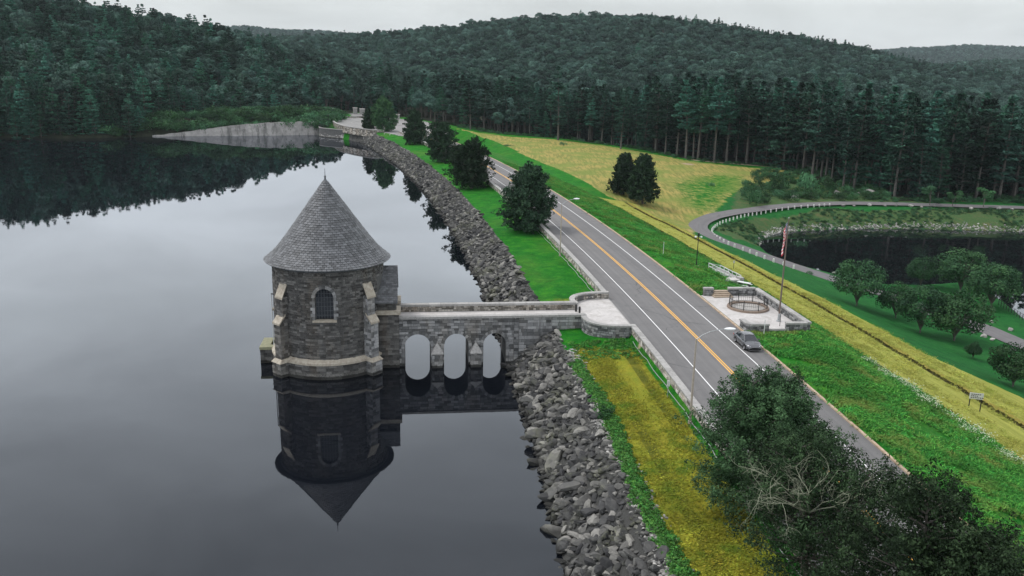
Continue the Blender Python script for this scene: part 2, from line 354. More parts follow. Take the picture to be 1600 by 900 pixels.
def asphalt(name, a, b, crack=True):
    m = mat(name, a, .88, 0, .25); t = NT(m); uv = t.node('ShaderNodeUVMap').outputs[0]; p = t.pos()
    lane = t.noise(t.map(uv, (.012, 1.3, 1)), 1.0, 4, .6)
    blot = t.noise(p, .35, 6, .65); fine = t.noise(p, 14, 4, .7)
    c = t.mix(t.rng(lane, .3, .7), a, b); c = t.mix(t.rng(blot, .45, .75, 0, .45), c, tuple(x*.72 for x in a)); c = t.mix(t.rng(fine, .3, .7, 0, .30), c, tuple(x*1.35 for x in b))
    if crack:
        w = t.noise(p, .6, 3, .6); wv = t.node('ShaderNodeVectorMath', {0: p}, operation='ADD'); cw = t.node('ShaderNodeCombineXYZ', {0: t.math('MULTIPLY', w, 3.), 1: t.math('MULTIPLY', w, -2.)}).outputs[0]; t.l.new(cw, wv.inputs[1])
        vo = t.node('ShaderNodeTexVoronoi', {'Scale': .11}, feature='DISTANCE_TO_EDGE'); t.l.new(wv.outputs[0], vo.inputs['Vector'])
        ck = t.rng(vo.outputs['Distance'], .0, .010, 1, 0); gate = t.rng(t.noise(p, .12, 2), .45, .6)
        c = t.mix(t.math('MULTIPLY', t.math('MULTIPLY', ck, .75), gate), c, (.035, .035, .037))
    t.color(c); t.bump(fine, .3, .01); return m
M['asphalt'] = asphalt('old_asphalt', (.112, .110, .112), (.165, .161, .162))
M['asphalt_dark'] = asphalt('path_asphalt', (.11, .105, .11), (.15, .145, .148))
M['asphalt_pale'] = asphalt('pale_asphalt', (.19, .187, .185), (.25, .245, .24), False)
M['conc'] = simple('pale_concrete', (.56, .54, .53), (.42, .40, .39), 2.2, .9, .01)
_t = NT(M['conc']); _c = M['conc'].node_tree.nodes['Principled BSDF'].inputs['Base Color'].links[0].from_socket; _t.color(_t.mix(_t.rng(_t.noise(_t.pos(), .45, 6, .7, .6), .48, .7, 0, .6), _c, (.26, .24, .22)))
def paint(name, c):
    m = mat(name, c, .7); t = NT(m); p = t.pos(); f = t.noise(p, 5, 6, .75); t.color(t.mix(t.rng(f, .5, .8, 0, .7), c, tuple(x*.45 for x in c))); return m
M['paint_white'] = paint('white_road_paint', (.74, .74, .74)); M['paint_yellow'] = paint('yellow_road_paint', (.80, .42, .06))
M['kerb'] = simple('worn_kerb', (.52, .42, .32), (.30, .20, .13), 1.6, .9, .02)
M['bark'] = simple('grey_bark', (.16, .145, .13), (.08, .07, .062), 3, .95, .03)
M['pine_bark'] = simple('pale_pine_bark', (.15, .14, .13), (.05, .045, .04), 2, .95, .03)
M['deadwood'] = simple('bleached_dead_wood', (.33, .35, .26), (.20, .22, .15), 5, .9)
def leaf(name, dark, mid, light, sc=.28, patch=None):
    m = mat(name, mid, .75, 0, .12); t = NT(m); a = t.attr('tone'); r = t.node('ShaderNodeObjectInfo').outputs['Random']
    f = t.noise(t.obj(), sc, 3, .6)
    k = t.math('ADD', t.math('MULTIPLY', t.math('ADD', a, .5), .45), t.math('ADD', t.math('MULTIPLY', f, .45), t.math('MULTIPLY', r, .30)))
    c = t.ramp(k, [(.25, dark), (.6, mid), (.95, light)])
    hs = t.node('ShaderNodeHueSaturation', {'Color': c, 'Hue': t.rng(r, 0, 1, .475, .525), 'Saturation': 1.0, 'Value': t.rng(t.math('FRACT', t.math('MULTIPLY', r, 7.31)), 0, 1, .6, 1.45)}).outputs[0]
    if patch: hs = t.mix(t.rng(t.noise(t.pos(), .30, 4, .65), .50, .66, 0, .85), hs, patch); hs = t.mix(t.rng(t.noise(t.pos(), .12, 3, .6), .45, .62, 0, .6), hs, tuple(q*.62 for q in mid))
    t.color(hs)
    tr = t.node('ShaderNodeBsdfTranslucent', {'Color': hs}); ms = t.node('ShaderNodeMixShader', {0: .08}); t.l.new(t.b.outputs[0], ms.inputs[1]); t.l.new(tr.outputs[0], ms.inputs[2])
    t.l.new(ms.outputs[0], t.n['Material Output'].inputs[0]); return m
M['pine'] = leaf('pine_needles', (.006, .018, .014), (.019, .052, .036), (.062, .15, .10))
M['pine_lit'] = leaf('lit_pine_needles', (.018, .055, .040), (.042, .13, .088), (.085, .24, .155))  # brighter copy of the pine needles, lit look put into the colour
M['broad'] = leaf('forest_leaves', (.012, .032, .026), (.036, .078, .062), (.098, .18, .135))
M['cedar'] = leaf('cedar_needles', (.010, .024, .014), (.023, .052, .028), (.058, .11, .055), .6)
M['cedar_near'] = leaf('cedar_sprays', (.007, .015, .007), (.016, .034, .014), (.080, .140, .062), 1.1)
M['park'] = leaf('park_leaves', (.010, .032, .015), (.027, .070, .030), (.07, .15, .055))
M['shrub'] = leaf('shrub_leaves', (.022, .060, .030), (.045, .125, .055), (.09, .22, .09))
M['weed'] = leaf('weed_leaves', (.03, .10, .03), (.06, .19, .04), (.15, .28, .05), .8)
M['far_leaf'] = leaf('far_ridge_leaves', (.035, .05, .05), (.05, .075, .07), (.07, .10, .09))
# rock
def rockmat(name, cols, moss=.5):
    m = mat(name, cols[1], .88, 0, .25); t = NT(m); r = t.node('ShaderNodeObjectInfo').outputs['Random']; p = t.obj(); f = t.noise(p, 1.6, 8, .7); a = t.attr('tone')
    k = t.math('ADD', t.math('MULTIPLY', r, .75), t.math('MULTIPLY', f, .35)); k = t.math('ADD', k, t.math('MULTIPLY', a, .1))
    c = t.ramp(k, [(.12, cols[0]), (.45, cols[1]), (.75, cols[2]), (1.0, cols[3])])
    g = t.rng(t.noise(t.pos(), .22, 3), .5, .68, 0, moss); c = t.mix(t.math('MULTIPLY', g, t.rng(f, .4, .6)), c, (.19, .20, .11))
    if name == 'riprap_rock': wz = t.node('ShaderNodeSeparateXYZ', {0: t.pos()}).outputs[2]; wz = t.math('ADD', wz, t.math('MULTIPLY', f, -.6)); c = t.mix(t.rng(wz, .35, .0, 0, .8), c, (.014, .014, .013))
    t.color(c); t.bump(f, .8, .12); return m
M['rock'] = rockmat('riprap_rock', [(.028, .028, .03), (.062, .062, .063), (.13, .127, .12), (.30, .29, .27)])
M['rock_pale'] = rockmat('pale_rock', [(.13, .13, .125), (.24, .235, .225), (.36, .35, .335), (.50, .485, .46)], .3)
# ---------------- ground: one grass material reading masks
def ground_mat():
    m = mat('ground_cover', (.03, .15, .03), .95, 0, .1); t = NT(m); p = t.pos(); uv = t.node('ShaderNodeUVMap').outputs[0]
    sx = t.node('ShaderNodeSeparateXYZ', {0: uv}); s_, o_ = sx.outputs[0], sx.outputs[1]
    n1 = t.noise(p, .09, 5, .6); n2 = t.noise(p, .5, 6, .65, .4); n3 = t.noise(p, 2.6, 6, .75); n4 = t.noise(p, 8, 3, .7)
    sm = t.map(uv, (.10, 1.2, 1)); ns = t.noise(sm, 1.0, 5, .65)                       # streaks along the dam
    # green grass
    g = t.ramp(n2, [(.28, (.008, .095, .008)), (.5, (.014, .160, .012)), (.72, (.05, .235, .014))])
    g = t.mix(t.rng(n1, .5, .68, 0, .38), g, (.12, .20, .03)); g = t.mix(t.rng(n3, .42, .7, 0, .6), g, (.006, .055, .006))
    # slope grass: tufty, uneven
    dull = t.mix(t.rng(n3, .35, .65), (.035, .085, .03), (.075, .125, .045)); dull = t.mix(t.rng(n2, .5, .7, 0, .6), dull, (.15, .11, .055))
    # gold
    yb = t.mix(t.rng(ns, .38, .62), (.37, .375, .085), (.27, .285, .060)); yb = t.mix(t.rng(n3, .4, .75, 0, .45), yb, (.20, .24, .04)); yb = t.mix(t.rng(n1, .48, .65, 0, .3), yb, (.34, .27, .06)); fs = t.noise(t.map(uv, (.05, 5., 1)), 1.0, 2, .5); yb = t.mix(t.rng(fs, .5, .66, 0, .35), yb, (.17, .19, .035))
    # ochre lawn by the tower with mowing lines
    wob = t.math('ADD', o_, t.math('MULTIPLY', t.noise(p, .25, 3), 1.3))
    st2 = t.rng(t.noise(t.map(uv, (.012, .95, 1)), 1.0, 2, .5, .15), .53, .62, 0, .8)
    och = t.mix(t.rng(n2, .35, .65), (.31, .29, .030), (.17, .215, .022)); och = t.mix(t.rng(ns, .45, .7, 0, .6), och, (.24, .185, .02)); och = t.mix(t.rng(n1, .45, .7, 0, .5), och, (.085, .15, .014)); och = t.mix(t.math('MULTIPLY', st2, t.rng(n2, .3, .6, .55, 1)), och, (.055, .065, .010)); och = t.mix(t.rng(n3, .45, .75, 0, .5), och, (.09, .095, .01))
    # field
    stf = t.noise(t.map(p, (1.0, .12, 1), (0, 0, .22)), 1.1, 4, .6)
    fl = t.mix(t.rng(stf, .44, .58), (.34, .28, .09), (.19, .195, .055)); fl = t.mix(t.rng(n1, .44, .58, 0, .75), fl, (.16, .22, .05)); fl = t.mix(t.rng(n3, .5, .8, 0, .35), fl, (.10, .10, .03))
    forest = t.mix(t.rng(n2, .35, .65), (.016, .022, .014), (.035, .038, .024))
    bare = t.mix(t.rng(n3, .35, .65), (.34, .24, .15), (.42, .36, .28))
    def mask(name, amt=.5, w=.12, src=None):
        a = t.attr(name); k = t.math('ADD', a, t.math('MULTIPLY', t.math('SUBTRACT', src or n2, .5), amt)); return t.rng(k, .5-w, .5+w)
    c = g
    c = t.mix(t.attr('m_park'), c, t.mix(t.rng(n2, .3, .7), (.009, .075, .020), (.018, .125, .030))); c = t.mix(mask('m_dull', .9, .25), c, dull)
    c = t.mix(mask('m_field', 1.3, .2), c, fl)
    c = t.mix(mask('m_strip', .25, .06), c, yb)
    c = t.mix(mask('m_ochre', .55, .10), c, och)
    # un-mown lips of the mown strips and the drain between them
    wo = t.math('ADD', o_, t.math('MULTIPLY', t.math('SUBTRACT', n2, .5), .9))
    for c0, hw, cc, am in ((25.3, .55, (.10, .085, .02), .9), (36.8, .62, (.060, .055, .018), .97), (38.0, .55, (.26, .19, .045), .7), (27.0, .5, (.33, .27, .05), .5)):
        k = t.rng(t.math('ABSOLUTE', t.math('SUBTRACT', wo, c0)), hw*.55, hw*1.25, am, 0); c = t.mix(t.math('MULTIPLY', k, t.attr('m_strip2')), c, cc)
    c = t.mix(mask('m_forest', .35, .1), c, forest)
    c = t.mix(mask('m_bare', .6, .15), c, bare)
    c = t.mix(mask('m_rock', .3, .1), c, (.07, .07, .068))
    t.color(c)
    t.bump(t.math('ADD', t.math('MULTIPLY', n3, 1.0), t.math('MULTIPLY', n4, .5)), .9, .25); return m
M['ground'] = ground_mat()
# ================================================================== TERRAIN
_rot = [(-57, 379), (-64, 383), (-78, 402), (-88, 429), (-92, 453), (-88, 467), (-92, 490), (-100, 515), (-90, 518), (-78, 490), (-62, 470), (-46, 452), (-39, 430), (-33, 405), (-28, 375), (-45, 360)]
POND = [at(u, v, -12) for u, v in ((1186, 384), (1190, 373), (1210, 365), (1245, 361), (1330, 357.5), (1450, 358), (1600, 362), (1800, 366), (2300, 380), (2300, 600), (1700, 560), (1605, 502), (1565, 470), (1515, 441), (1440, 447), (1380, 447), (1330, 437), (1235, 412), (1200, 397))]
_H0 = H
def H(x, y):
    x = np.asarray(x, float).ravel(); y = np.asarray(y, float).ravel(); z = _H0(x, y); s, o = so(x, y)
    ins = inside(x, y, _rot); d = dseg(x, y, _rot+[_rot[0]]); w = np.where(ins, 1., 1-sstep(d, .3, 3.5)); w = w*(o > -40)*1.0
    w = w*np.where((x < -52) & ~ins & (y < 470), 1-sstep(d, 0, .6), 1)
    z = z*(1-w)+5.16*w
    # low berm north of the memorial terrace, small mounds on the slope grass
    b = sstep(s, 165.8, 167.5)*(1-sstep(s, 178, 215))*sstep(o, 6.9, 8.2)*(1-sstep(o, 16, 19)); z = z+b*.55
    fl_ = sstep(s, 126, 146)*(1-sstep(s, 166, 180))*(1-sstep(o, 13.2, 21)); z = np.where(o > 7, z+np.maximum(5.22-z, 0)*fl_, z)
    z = z+vnoise(x, y, 1.7, 8)*.16*sstep(o, 8.5, 11)*(1-sstep(o, 22, 25))*(s < 480)
    m = (x > 40) & (x < 420) & (y > 100) & (y < 300); xm, ym = x[m], y[m]; di = dseg(xm, ym, POND+[POND[0]])*np.where(inside(xm, ym, POND), 1, -1); w = sstep(di, -7, 0); z[m] = z[m]*(1-w)+(-12-.9*np.sign(di)*np.minimum(np.abs(di)*.5, 1.5))*w
    return z
for _nm in ('_edge_px', ): pass
FE = [at(715, 196, 4.5), at(745, 203, 3.2), at(800, 211, 2.0), at(870, 215, .8), at(960, 227, .2), at(1000, 233, -.3), at(1080, 250, -1.5), at(1200, 260, -3), at(1300, 268, -4),
      hit(1345, 303), hit(1400, 314), hit(1600, 318), hit(1800, 321)]
_fe = [(-900, 371), (-400, 373), (-223, 376.5), (-196, 379), (-175, 396), (-160, 424), (-140, 440), (-118, 446), (-106, 462), (-112, 505), (-100, 524), (-84, 507), (-66, 484), (-50, 466), (-40, 450)]
def y_edge(x):
    xs = [p[0] for p in _fe]+[p[0] for p in FE]; ys = [p[1] for p in _fe]+[p[1] for p in FE]
    i = np.argsort(xs); return np.interp(x, np.array(xs)[i], np.array(ys)[i])
B3 = np.array([so(*hit(*p)) for p in ((1700, 675), (1600, 623), (1450, 555), (1300, 473), (1205, 427), (1120, 385))]); B3 = B3[np.argsort(B3[:, 0])]
def b3(s): return np.interp(s, [0]+list(B3[:, 0])+[320], [B3[0, 1]+4]+list(B3[:, 1])+[40])
FIELD = poly_w([(708, 200), (745, 207), (800, 214), (870, 218), (960, 230), (1000, 237), (1080, 252), (1200, 264), (1290, 270), (1230, 283), (1180, 286), (1150, 300), (1120, 330), (1096, 344), (1082, 362), (1090, 374), (1050, 350), (1000, 332), (940, 300), (865, 261), (790, 228), (735, 206)])
GREEN2 = poly_w([(1040, 285), (1100, 270), (1170, 275), (1165, 300), (1135, 325), (1100, 338), (1062, 320)])
BANK = poly_w([(1115, 360), (1130, 350), (1180, 340), (1300, 326), (1700, 334), (1700, 362), (1330, 357), (1240, 361), (1190, 376), (1186, 386), (1150, 374)])
BANK2 = poly_w([(1150, 300), (1180, 270), (1300, 262), (1400, 312), (1700, 320), (1700, 326), (1300, 318), (1200, 322), (1140, 332)])
LAWN = poly_w([(1190, 395), (1240, 413), (1330, 432), (1515, 438), (1700, 540), (1700, 700), (1500, 590), (1320, 480)])
def masks(x, y):
    s, o = so(x, y); n = len(x); m = {}
    st = sstep(o, 25.1, 25.5)*(1-sstep(o, b3(s)-.4, b3(s)+.4))*(s < 296); m['m_strip'] = st
    m['m_strip2'] = (st > .02)*1.0+((o > 24) & (o < 25.6) & (s < 296))*.9
    fi = inside(x, y, FIELD); g2 = inside(x, y, GREEN2); dg = dseg(x, y, list(map(tuple, GREEN2))+[tuple(GREEN2[0])])*np.where(g2, 1, -1); m['m_field'] = np.where(fi, 1-.62*sstep(dg, -7, 9), 0.)
    m['m_ochre'] = sstep(o, -15.2, -13.9)*(1-sstep(o, -8.6, -7.7))*(1-sstep(s, 143.5, 148.5))
    m['m_ochre'] = np.maximum(m['m_ochre'], .62*np.exp(-((s-166)**2+(o+12.5)**2*3)/26)*(s > 161))
    dl = inside(x, y, BANK)*.88+inside(x, y, BANK2)*.8+((o > 62) & (y < 130))*.2
    dl = np.maximum(dl, .30*sstep(o, 8, 12)*(1-sstep(o, 21, 25))*(s < 460)); m['m_dull'] = np.clip(dl, 0, 1)
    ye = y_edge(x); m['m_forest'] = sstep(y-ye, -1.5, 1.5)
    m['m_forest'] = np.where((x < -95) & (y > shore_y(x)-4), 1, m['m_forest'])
    br = .75*np.exp(-((dseg(x, y, [FE[6], FE[7], FE[8]]))/2.6)**2)
    for (u, v, z, r) in ((1106, 428, 4.6, 1.1), (1124, 445, 5.2, .8), (1005, 546, 4.7, .8), (1075, 256, -1.5, 3.)):
        a, b = at(u, v, z); br = np.maximum(br, .95*np.exp(-((x-a)**2+(y-b)**2)/r**2))
    br = np.maximum(br, .45*np.exp(-((dseg(x, y, [tuple(FIELD[12]), tuple(FIELD[13]), tuple(FIELD[14])]))/2.5)**2)); m['m_bare'] = br; m['m_park'] = sstep(o, b3(s)-.3, b3(s)+1)*(~fi)*(s < 330)*.85
    m['m_rock'] = ((o < -15.7) & ((y < 379) | (x > -79)) & (s < 467))*1.0
    return {k: np.asarray(v, float) for k, v in m.items()}
def grid_mesh(name, X, Y, Z, quads, mt):
    s, o = so(X, Y); mk = masks(X, Y); me = np_mesh(name, np.c_[X, Y, Z], quads, smooth=True, uv=np.c_[s, o], cols=mk, mats=[mt]); return link(name, me)
def quad_idx(a, b):
    i = np.arange(a-1)[:, None]*b+np.arange(b-1)[None, :]; i = i.ravel(); return np.c_[i, i+1, i+b+1, i+b]
# wide ground sheet, lowered a little under the finer sheet of the dam
gx = np.r_[np.linspace(-3500, -650, 14), np.linspace(-600, -240, 40), np.linspace(-236, -92, 60), np.linspace(-90, 210, 176), np.linspace(213, 420, 60), np.linspace(440, 3500, 26)]
gy = np.r_[np.linspace(-300, 20, 9), np.linspace(40, 470, 240), np.linspace(475, 1300, 75), np.linspace(1350, 5000, 20)]
XX, YY = np.meshgrid(gx, gy); XX = XX.ravel(); YY = YY.ravel(); ZZ = H(XX, YY); s_, o_ = so(XX, YY)
dn = np.minimum.reduce([o_+24, 56-o_, s_-30, 498-s_]); ZZ = ZZ-1.3*sstep(dn, 0, 3.5)
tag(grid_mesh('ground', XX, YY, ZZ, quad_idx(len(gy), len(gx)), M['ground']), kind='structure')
# the dam itself, fine sheet that follows the arc
os_ = np.unique(np.r_[np.arange(-24, -16, 1.0), -16.4, -15.2, np.arange(-15, -8, .7), -7.7, -7.55, -7.4, -6, -3, 0, 3, 6.1, 6.2, 6.5, np.arange(7.4, 25, .6), 25.0, 25.3, 25.8, np.arange(26.5, 36, 1.2), 36.4, 36.9, 37.3, 38.0, np.arange(39, 56.1, 1.2)])
ss_ = np.arange(30, 499, 1.3)
SS, OO = np.meshgrid(ss_, os_, indexing='ij'); SS = SS.ravel(); OO = OO.ravel(); X_, Y_ = xy(SS, OO); Z_ = H(X_, Y_)
tag(grid_mesh('dam_embankment', X_, Y_, Z_, quad_idx(len(ss_), len(os_))[:, ::-1], M['ground']), kind='structure')
# ------------------------------------------------------------------ water
def water_mat(name, body, ior=1.5, bump=.02):
    m = mat(name, body, .5); t = NT(m); p = t.pos()
    fr = t.node('ShaderNodeFresnel', {'IOR': ior}); gl = t.node('ShaderNodeBsdfGlossy', {'Color': (.90, .93, .99, 1), 'Roughness': .015}); df = t.node('ShaderNodeBsdfDiffuse', {'Color': (*body, 1)})
    f = t.noise(t.map(p, (1, 1, 1)), .55, 3, .5); g = t.noise(p, .035, 3, .5); h = t.math('MULTIPLY', f, t.rng(g, .4, .6, .35, 1.0))
    b = t.node('ShaderNodeBump', {'Height': h, 'Strength': bump, 'Distance': .1})
    for q in (fr, gl): t.l.new(b.outputs[0], q.inputs['Normal'])
    mxs = t.node('ShaderNodeMixShader', {0: fr.outputs[0]}); t.l.new(df.outputs[0], mxs.inputs[1]); t.l.new(gl.outputs[0], mxs.inputs[2]); t.l.new(mxs.outputs[0], t.n['Material Output'].inputs[0]); return m
M['water'] = water_mat('lake_water', (.0035, .0045, .007), 1.62, .03); M['pond'] = water_mat('pond_water', (.006, .007, .008), 1.45, .03)
lk = [xy(s, -14.0) for s in np.linspace(-250, 450, 60)]
lk = [(float(a), float(b)) for a, b in lk]+[(-66, 392), (-80, 412), (-95, 432), (-150, 425), (-200, 400), (-420, 400), (-900, 400), (-1500, 300), (-1500, -400)]
def flat_poly(name, pts, z, mt):
    bm = bmesh.new(); vs = [bm.verts.new((x, y, z)) for x, y in pts]; bm.faces.new(vs); bmesh.ops.triangulate(bm, faces=bm.faces)
    for f in bm.faces:
        if f.normal.z < 0: f.normal_flip()
    uvl = bm.loops.layers.uv.new('UVMap')
    for f in bm.faces:
        for l in f.loops: a, b = so(l.vert.co.x, l.vert.co.y); l[uvl].uv = (float(a), float(b))
    me = bpy.data.meshes.new(name); bm.to_mesh(me); bm.free(); me.materials.append(mt); return link(name, me)
tag(flat_poly('lake_water', lk, 0.0, M['water']), kind='structure')
pd = [at(u, v, -12) for u, v in ((1165, 385), (1190, 350), (1300, 350), (1500, 350), (1900, 350), (2200, 500), (1900, 600), (1700, 560), (1605, 515), (1550, 475), (1500, 452), (1420, 446), (1330, 440), (1230, 420))]
tag(flat_poly('pond_water', pd, -12.0, M['pond']), kind='structure')
# ------------------------------------------------------------------ road, markings, kerbs
def ribbon(name, s0, s1, o0, o1, z, mt, ds=2.0, no=2, kind='structure'):
    n = max(2, int((s1-s0)/ds)+1); a = np.linspace(s0, s1, n); b = np.linspace(o0, o1, no); A, B = np.meshgrid(a, b, indexing='ij'); A = A.ravel(); B = B.ravel(); x, y = xy(A, B)
    me = np_mesh(name, np.c_[x, y, np.full(len(x), z)], quad_idx(n, no)[:, ::-1], uv=np.c_[A, B], mats=[mt]); return tag(link(name, me), kind=kind)
ZR = 5.22
ribbon('crest_road', 20, 470, -6.85, 6.2, ZR, M['asphalt'])
def paint_line(name, o, w, s0, s1, mt):
    m = ribbon(name, s0, s1, o-w/2, o+w/2, ZR+.004, mt, 1.5)
paint_line('white_edge_line', 3.62, .12, 20, 450, M['paint_white']); paint_line('white_edge_line', -3.55, .12, 20, 450, M['paint_white'])
paint_line('yellow_centre_line', .13, .13, 20, 455, M['paint_yellow']); paint_line('yellow_centre_line', -.15, .13, 20, 455, M['paint_yellow'])
def sarc(s0, s1, o, z, ds=2.0):
    n = max(2, int(abs(s1-s0)/ds)+1); return [P3(s, o, z) for s in np.linspace(s0, s1, n)]
kb = sweep([(-.13, -.1), (-.11, .13), (.11, .15), (.13, -.1)], [p+Vector((0, 0, 0)) for p in sarc(20, 475, 6.33, ZR)]); tag(kb.build('road_kerb', M['kerb']), kind='structure')
kb = sweep([(-.1, -.1), (-.1, .05), (.1, .05), (.1, -.1)], sarc(150.6, 165.2, -6.72, ZR)); tag(kb.build('terrace_kerb', M['coping']), kind='structure')
def drape(name, poly, step, lift, mt, fn=None):
    P = np.array(poly); xs = np.arange(P[:, 0].min(), P[:, 0].max()+step, step); ys = np.arange(P[:, 1].min(), P[:, 1].max()+step, step)
    A, B = np.meshgrid(xs, ys); A = A.ravel(); B = B.ravel(); q = quad_idx(len(ys), len(xs)); cx = A[q].mean(1); cy = B[q].mean(1); q = q[inside(cx, cy, poly)]
    Z = H(A, B)+lift; s, o = so(A, B); me = np_mesh(name, np.c_[A, B, Z], q, smooth=True, uv=np.c_[s, o], mats=[mt]); return tag(link(name, me), kind='structure')
drape('turning_circle', _rot, 1.5, .10, M['asphalt_pale'])
PATH = [hit(*p) for p in ((1750, 600), (1600, 541), (1560, 524), (1520, 508), (1450, 487), (1385, 462), (1340, 450), (1300, 437), (1250, 421), (1200, 404), (1150, 386), (1115, 373), (1094, 361), (1092, 351), (1110, 341), (1150, 332.5), (1200, 326), (1260, 320.5), (1330, 318.5), (1450, 321), (1600, 325), (1750, 329))]
PATHS = smooth_line(PATH, 8)
PW = 2.6
def strip(name, line, hw, lift, mt, nc=7):
    L = [np.array(p[:2]) for p in line]; N = len(L); V = []; U = []
    for k in range(N):
        d = L[min(k+1, N-1)]-L[max(k-1, 0)]; d = d/np.hypot(*d); a = np.array([d[1], -d[0]])
        for j in range(nc): q = L[k]+a*hw*(2*j/(nc-1)-1); V.append(q); U.append((k*1.0, hw*(2*j/(nc-1)-1)))
    V = np.array(V); Z = H(V[:, 0], V[:, 1]).reshape(N, nc); Z = np.maximum(Z, Z[:, [nc//2]]-.15)+lift; Z = .5*Z+.5*Z.mean(1, keepdims=True)+.1
    me = np_mesh(name, np.c_[V, Z.ravel()], quad_idx(N, nc)[:, ::-1], smooth=True, uv=np.array(U), mats=[mt]); return tag(link(name, me), kind='structure')
strip('curving_path', PATHS, PW, .12, M['asphalt_dark'])
# ================================================================== STONE BUILDERS
def blocks(m, fr, x0, x1, z0, z1, ch=.36, bw=(.5, 1.1), proud=.045, gap=.028, holes=None, tr=.5, tb=0.0, jit=.02, r=random):
    """coursed stone faces; fr(x, d, z) with d the distance out of the wall"""
    z = z0
    while z < z1-.08:
        h = min(ch*r.uniform(.85, 1.15), z1-z)
        if z1-(z+h) < .12: h = z1-z
        iv = [(x0, x1)]
        if holes:
            for a, b in holes(z, z+h):
                nv = []
                for p, q in iv:
                    if b <= p or a >= q: nv.append((p, q)); continue
                    if a > p: nv.append((p, a))
                    if b < q: nv.append((b, q))
                iv = nv
        for p, q in iv:
            x = p
            first = True
            while x < q-.02:
                w = r.uniform(*bw)
                if first: w *= r.uniform(.4, 1); first = False
                if q-(x+w) < bw[0]*.5: w = q-x
                d = proud+r.uniform(-jit, jit); e = gap*.5; i = .03; t = tb+r.uniform(-tr, tr)
                a, b, c, g = x+e, x+w-e, z+e, z+h-e
                if b-a > .05 and g-c > .05:
                    B = [fr(a, 0, c), fr(b, 0, c), fr(b, 0, g), fr(a, 0, g)]; dd = [d+r.uniform(-jit, jit)*.7 for _ in range(4)]
                    T = [fr(a+i, dd[0], c+i), fr(b-i, dd[1], c+i), fr(b-i, dd[2], g-i), fr(a+i, dd[3], g-i)]
                    k = len(m.v); m.v += [tuple(v) for v in B+T]
                    for f in ((4, 5, 6, 7), (0, 1, 5, 4), (1, 2, 6, 5), (2, 3, 7, 6), (3, 0, 4, 7)): m.f.append(tuple(k+u for u in f)); m.t.append(t)
                x += w
        z += h
def path_frame(pts):
    """pts: world xy list -> (length, fr(x, side offset, z)); positive offset is to the right of travel"""
    P = [np.array(p[:2], float) for p in pts]; L = [0]
    for a, b in zip(P[:-1], P[1:]): L.append(L[-1]+np.hypot(*(b-a)))
    def fr(x, d, z):
        x = min(max(x, 0), L[-1]); i = 0
        while i < len(L)-2 and x > L[i+1]: i += 1
        t = (x-L[i])/(L[i+1]-L[i]); p = P[i]+(P[i+1]-P[i])*t
        def nrm(k): 
            dd = P[k+1]-P[k]; dd = dd/np.hypot(*dd); return np.array([dd[1], -dd[0]])
        n = nrm(i)
        if t < .5 and i > 0: n = nrm(i-1)*(.5-t)+n*(.5+t)
        elif t >= .5 and i < len(P)-2: n = n*(1.5-t)+nrm(i+1)*(t-.5)
        n = n/np.hypot(*n); q = p+n*d; return Vector((q[0], q[1], z))
    return L[-1], fr
def stone_wall(name, pts, z0, z1, th, label, mt='stone_wall', cop='coping', cw=.1, chh=.2, ch=.34, bw=(.4, .9), parent=None, cat='wall', joint=2.0, group=None, tb=0.):
    """a free-standing wall: mortar core, faced with stones on both sides and ends, coping slabs on top"""
    L, fr = path_frame(pts); root = parent or empty(name, Vector((pts[0][0], pts[0][1], z0)), 0, label, cat, group)
    off = Vector(root.location) if parent is None else Vector(parent.location)
    n = max(2, int(L/1.5)+1); xs = np.linspace(0, L, n); h = th/2-.03
    core = MB()
    for a, b in zip(xs[:-1], xs[1:]): core.box8([fr(a, h, z0)-off, fr(b, h, z0)-off, fr(b, -h, z0)-off, fr(a, -h, z0)-off, fr(a, h, z1)-off, fr(b, h, z1)-off, fr(b, -h, z1)-off, fr(a, -h, z1)-off])
    core.build('mortar_core', M['mortar'], root)
    st = MB(); hh = th/2-.03
    blocks(st, lambda x, d, z: fr(x, hh+d, z)-off, 0, L, z0, z1, ch, bw, tb=tb); blocks(st, lambda x, d, z: fr(L-x, -hh-d, z)-off, 0, L, z0, z1, ch, bw, tb=tb)
    e0 = (Vector((pts[0][0], pts[0][1], 0))-Vector((pts[1][0], pts[1][1], 0))).normalized(); e1 = (Vector((pts[-1][0], pts[-1][1], 0))-Vector((pts[-2][0], pts[-2][1], 0))).normalized()
    blocks(st, lambda x, d, z: fr(0, x-th/2, z)+e0*d-off, .02, th-.02, z0, z1, ch, (th*.5, th)); blocks(st, lambda x, d, z: fr(L, th/2-x, z)+e1*d-off, .02, th-.02, z0, z1, ch, (th*.5, th))
    st.build('stone_facing', M[mt], root)
    cp = MB(); x = -cw*.6
    while x < L+cw*.5:
        w = joint*random.uniform(.8, 1.2); b = min(x+w, L+cw*.6)
        if L-b < .5: b = L+cw*.6
        t = random.uniform(-.5, .5); k = max(1, int((b-x)/.8)); q = np.linspace(x+.012, b-.012, k+1); H2 = th/2+cw
        for a, c in zip(q[:-1], q[1:]):
            dz = random.uniform(-.006, .006)
            def F(xx, d, z):
                v = fr(xx, d, z)
                if xx < 0: v = v+e0*(-xx)
                if xx > L: v = v+e1*(xx-L)
                return v-off
            cp.box8([F(a, H2, z1), F(c, H2, z1), F(c, -H2, z1), F(a, -H2, z1), F(a, H2, z1+chh+dz), F(c, H2, z1+chh+dz), F(c, -H2, z1+chh+dz), F(a, -H2, z1+chh+dz)], t)
        x = b
        if b >= L: break
    cp.build('coping', M[cop], root); return root
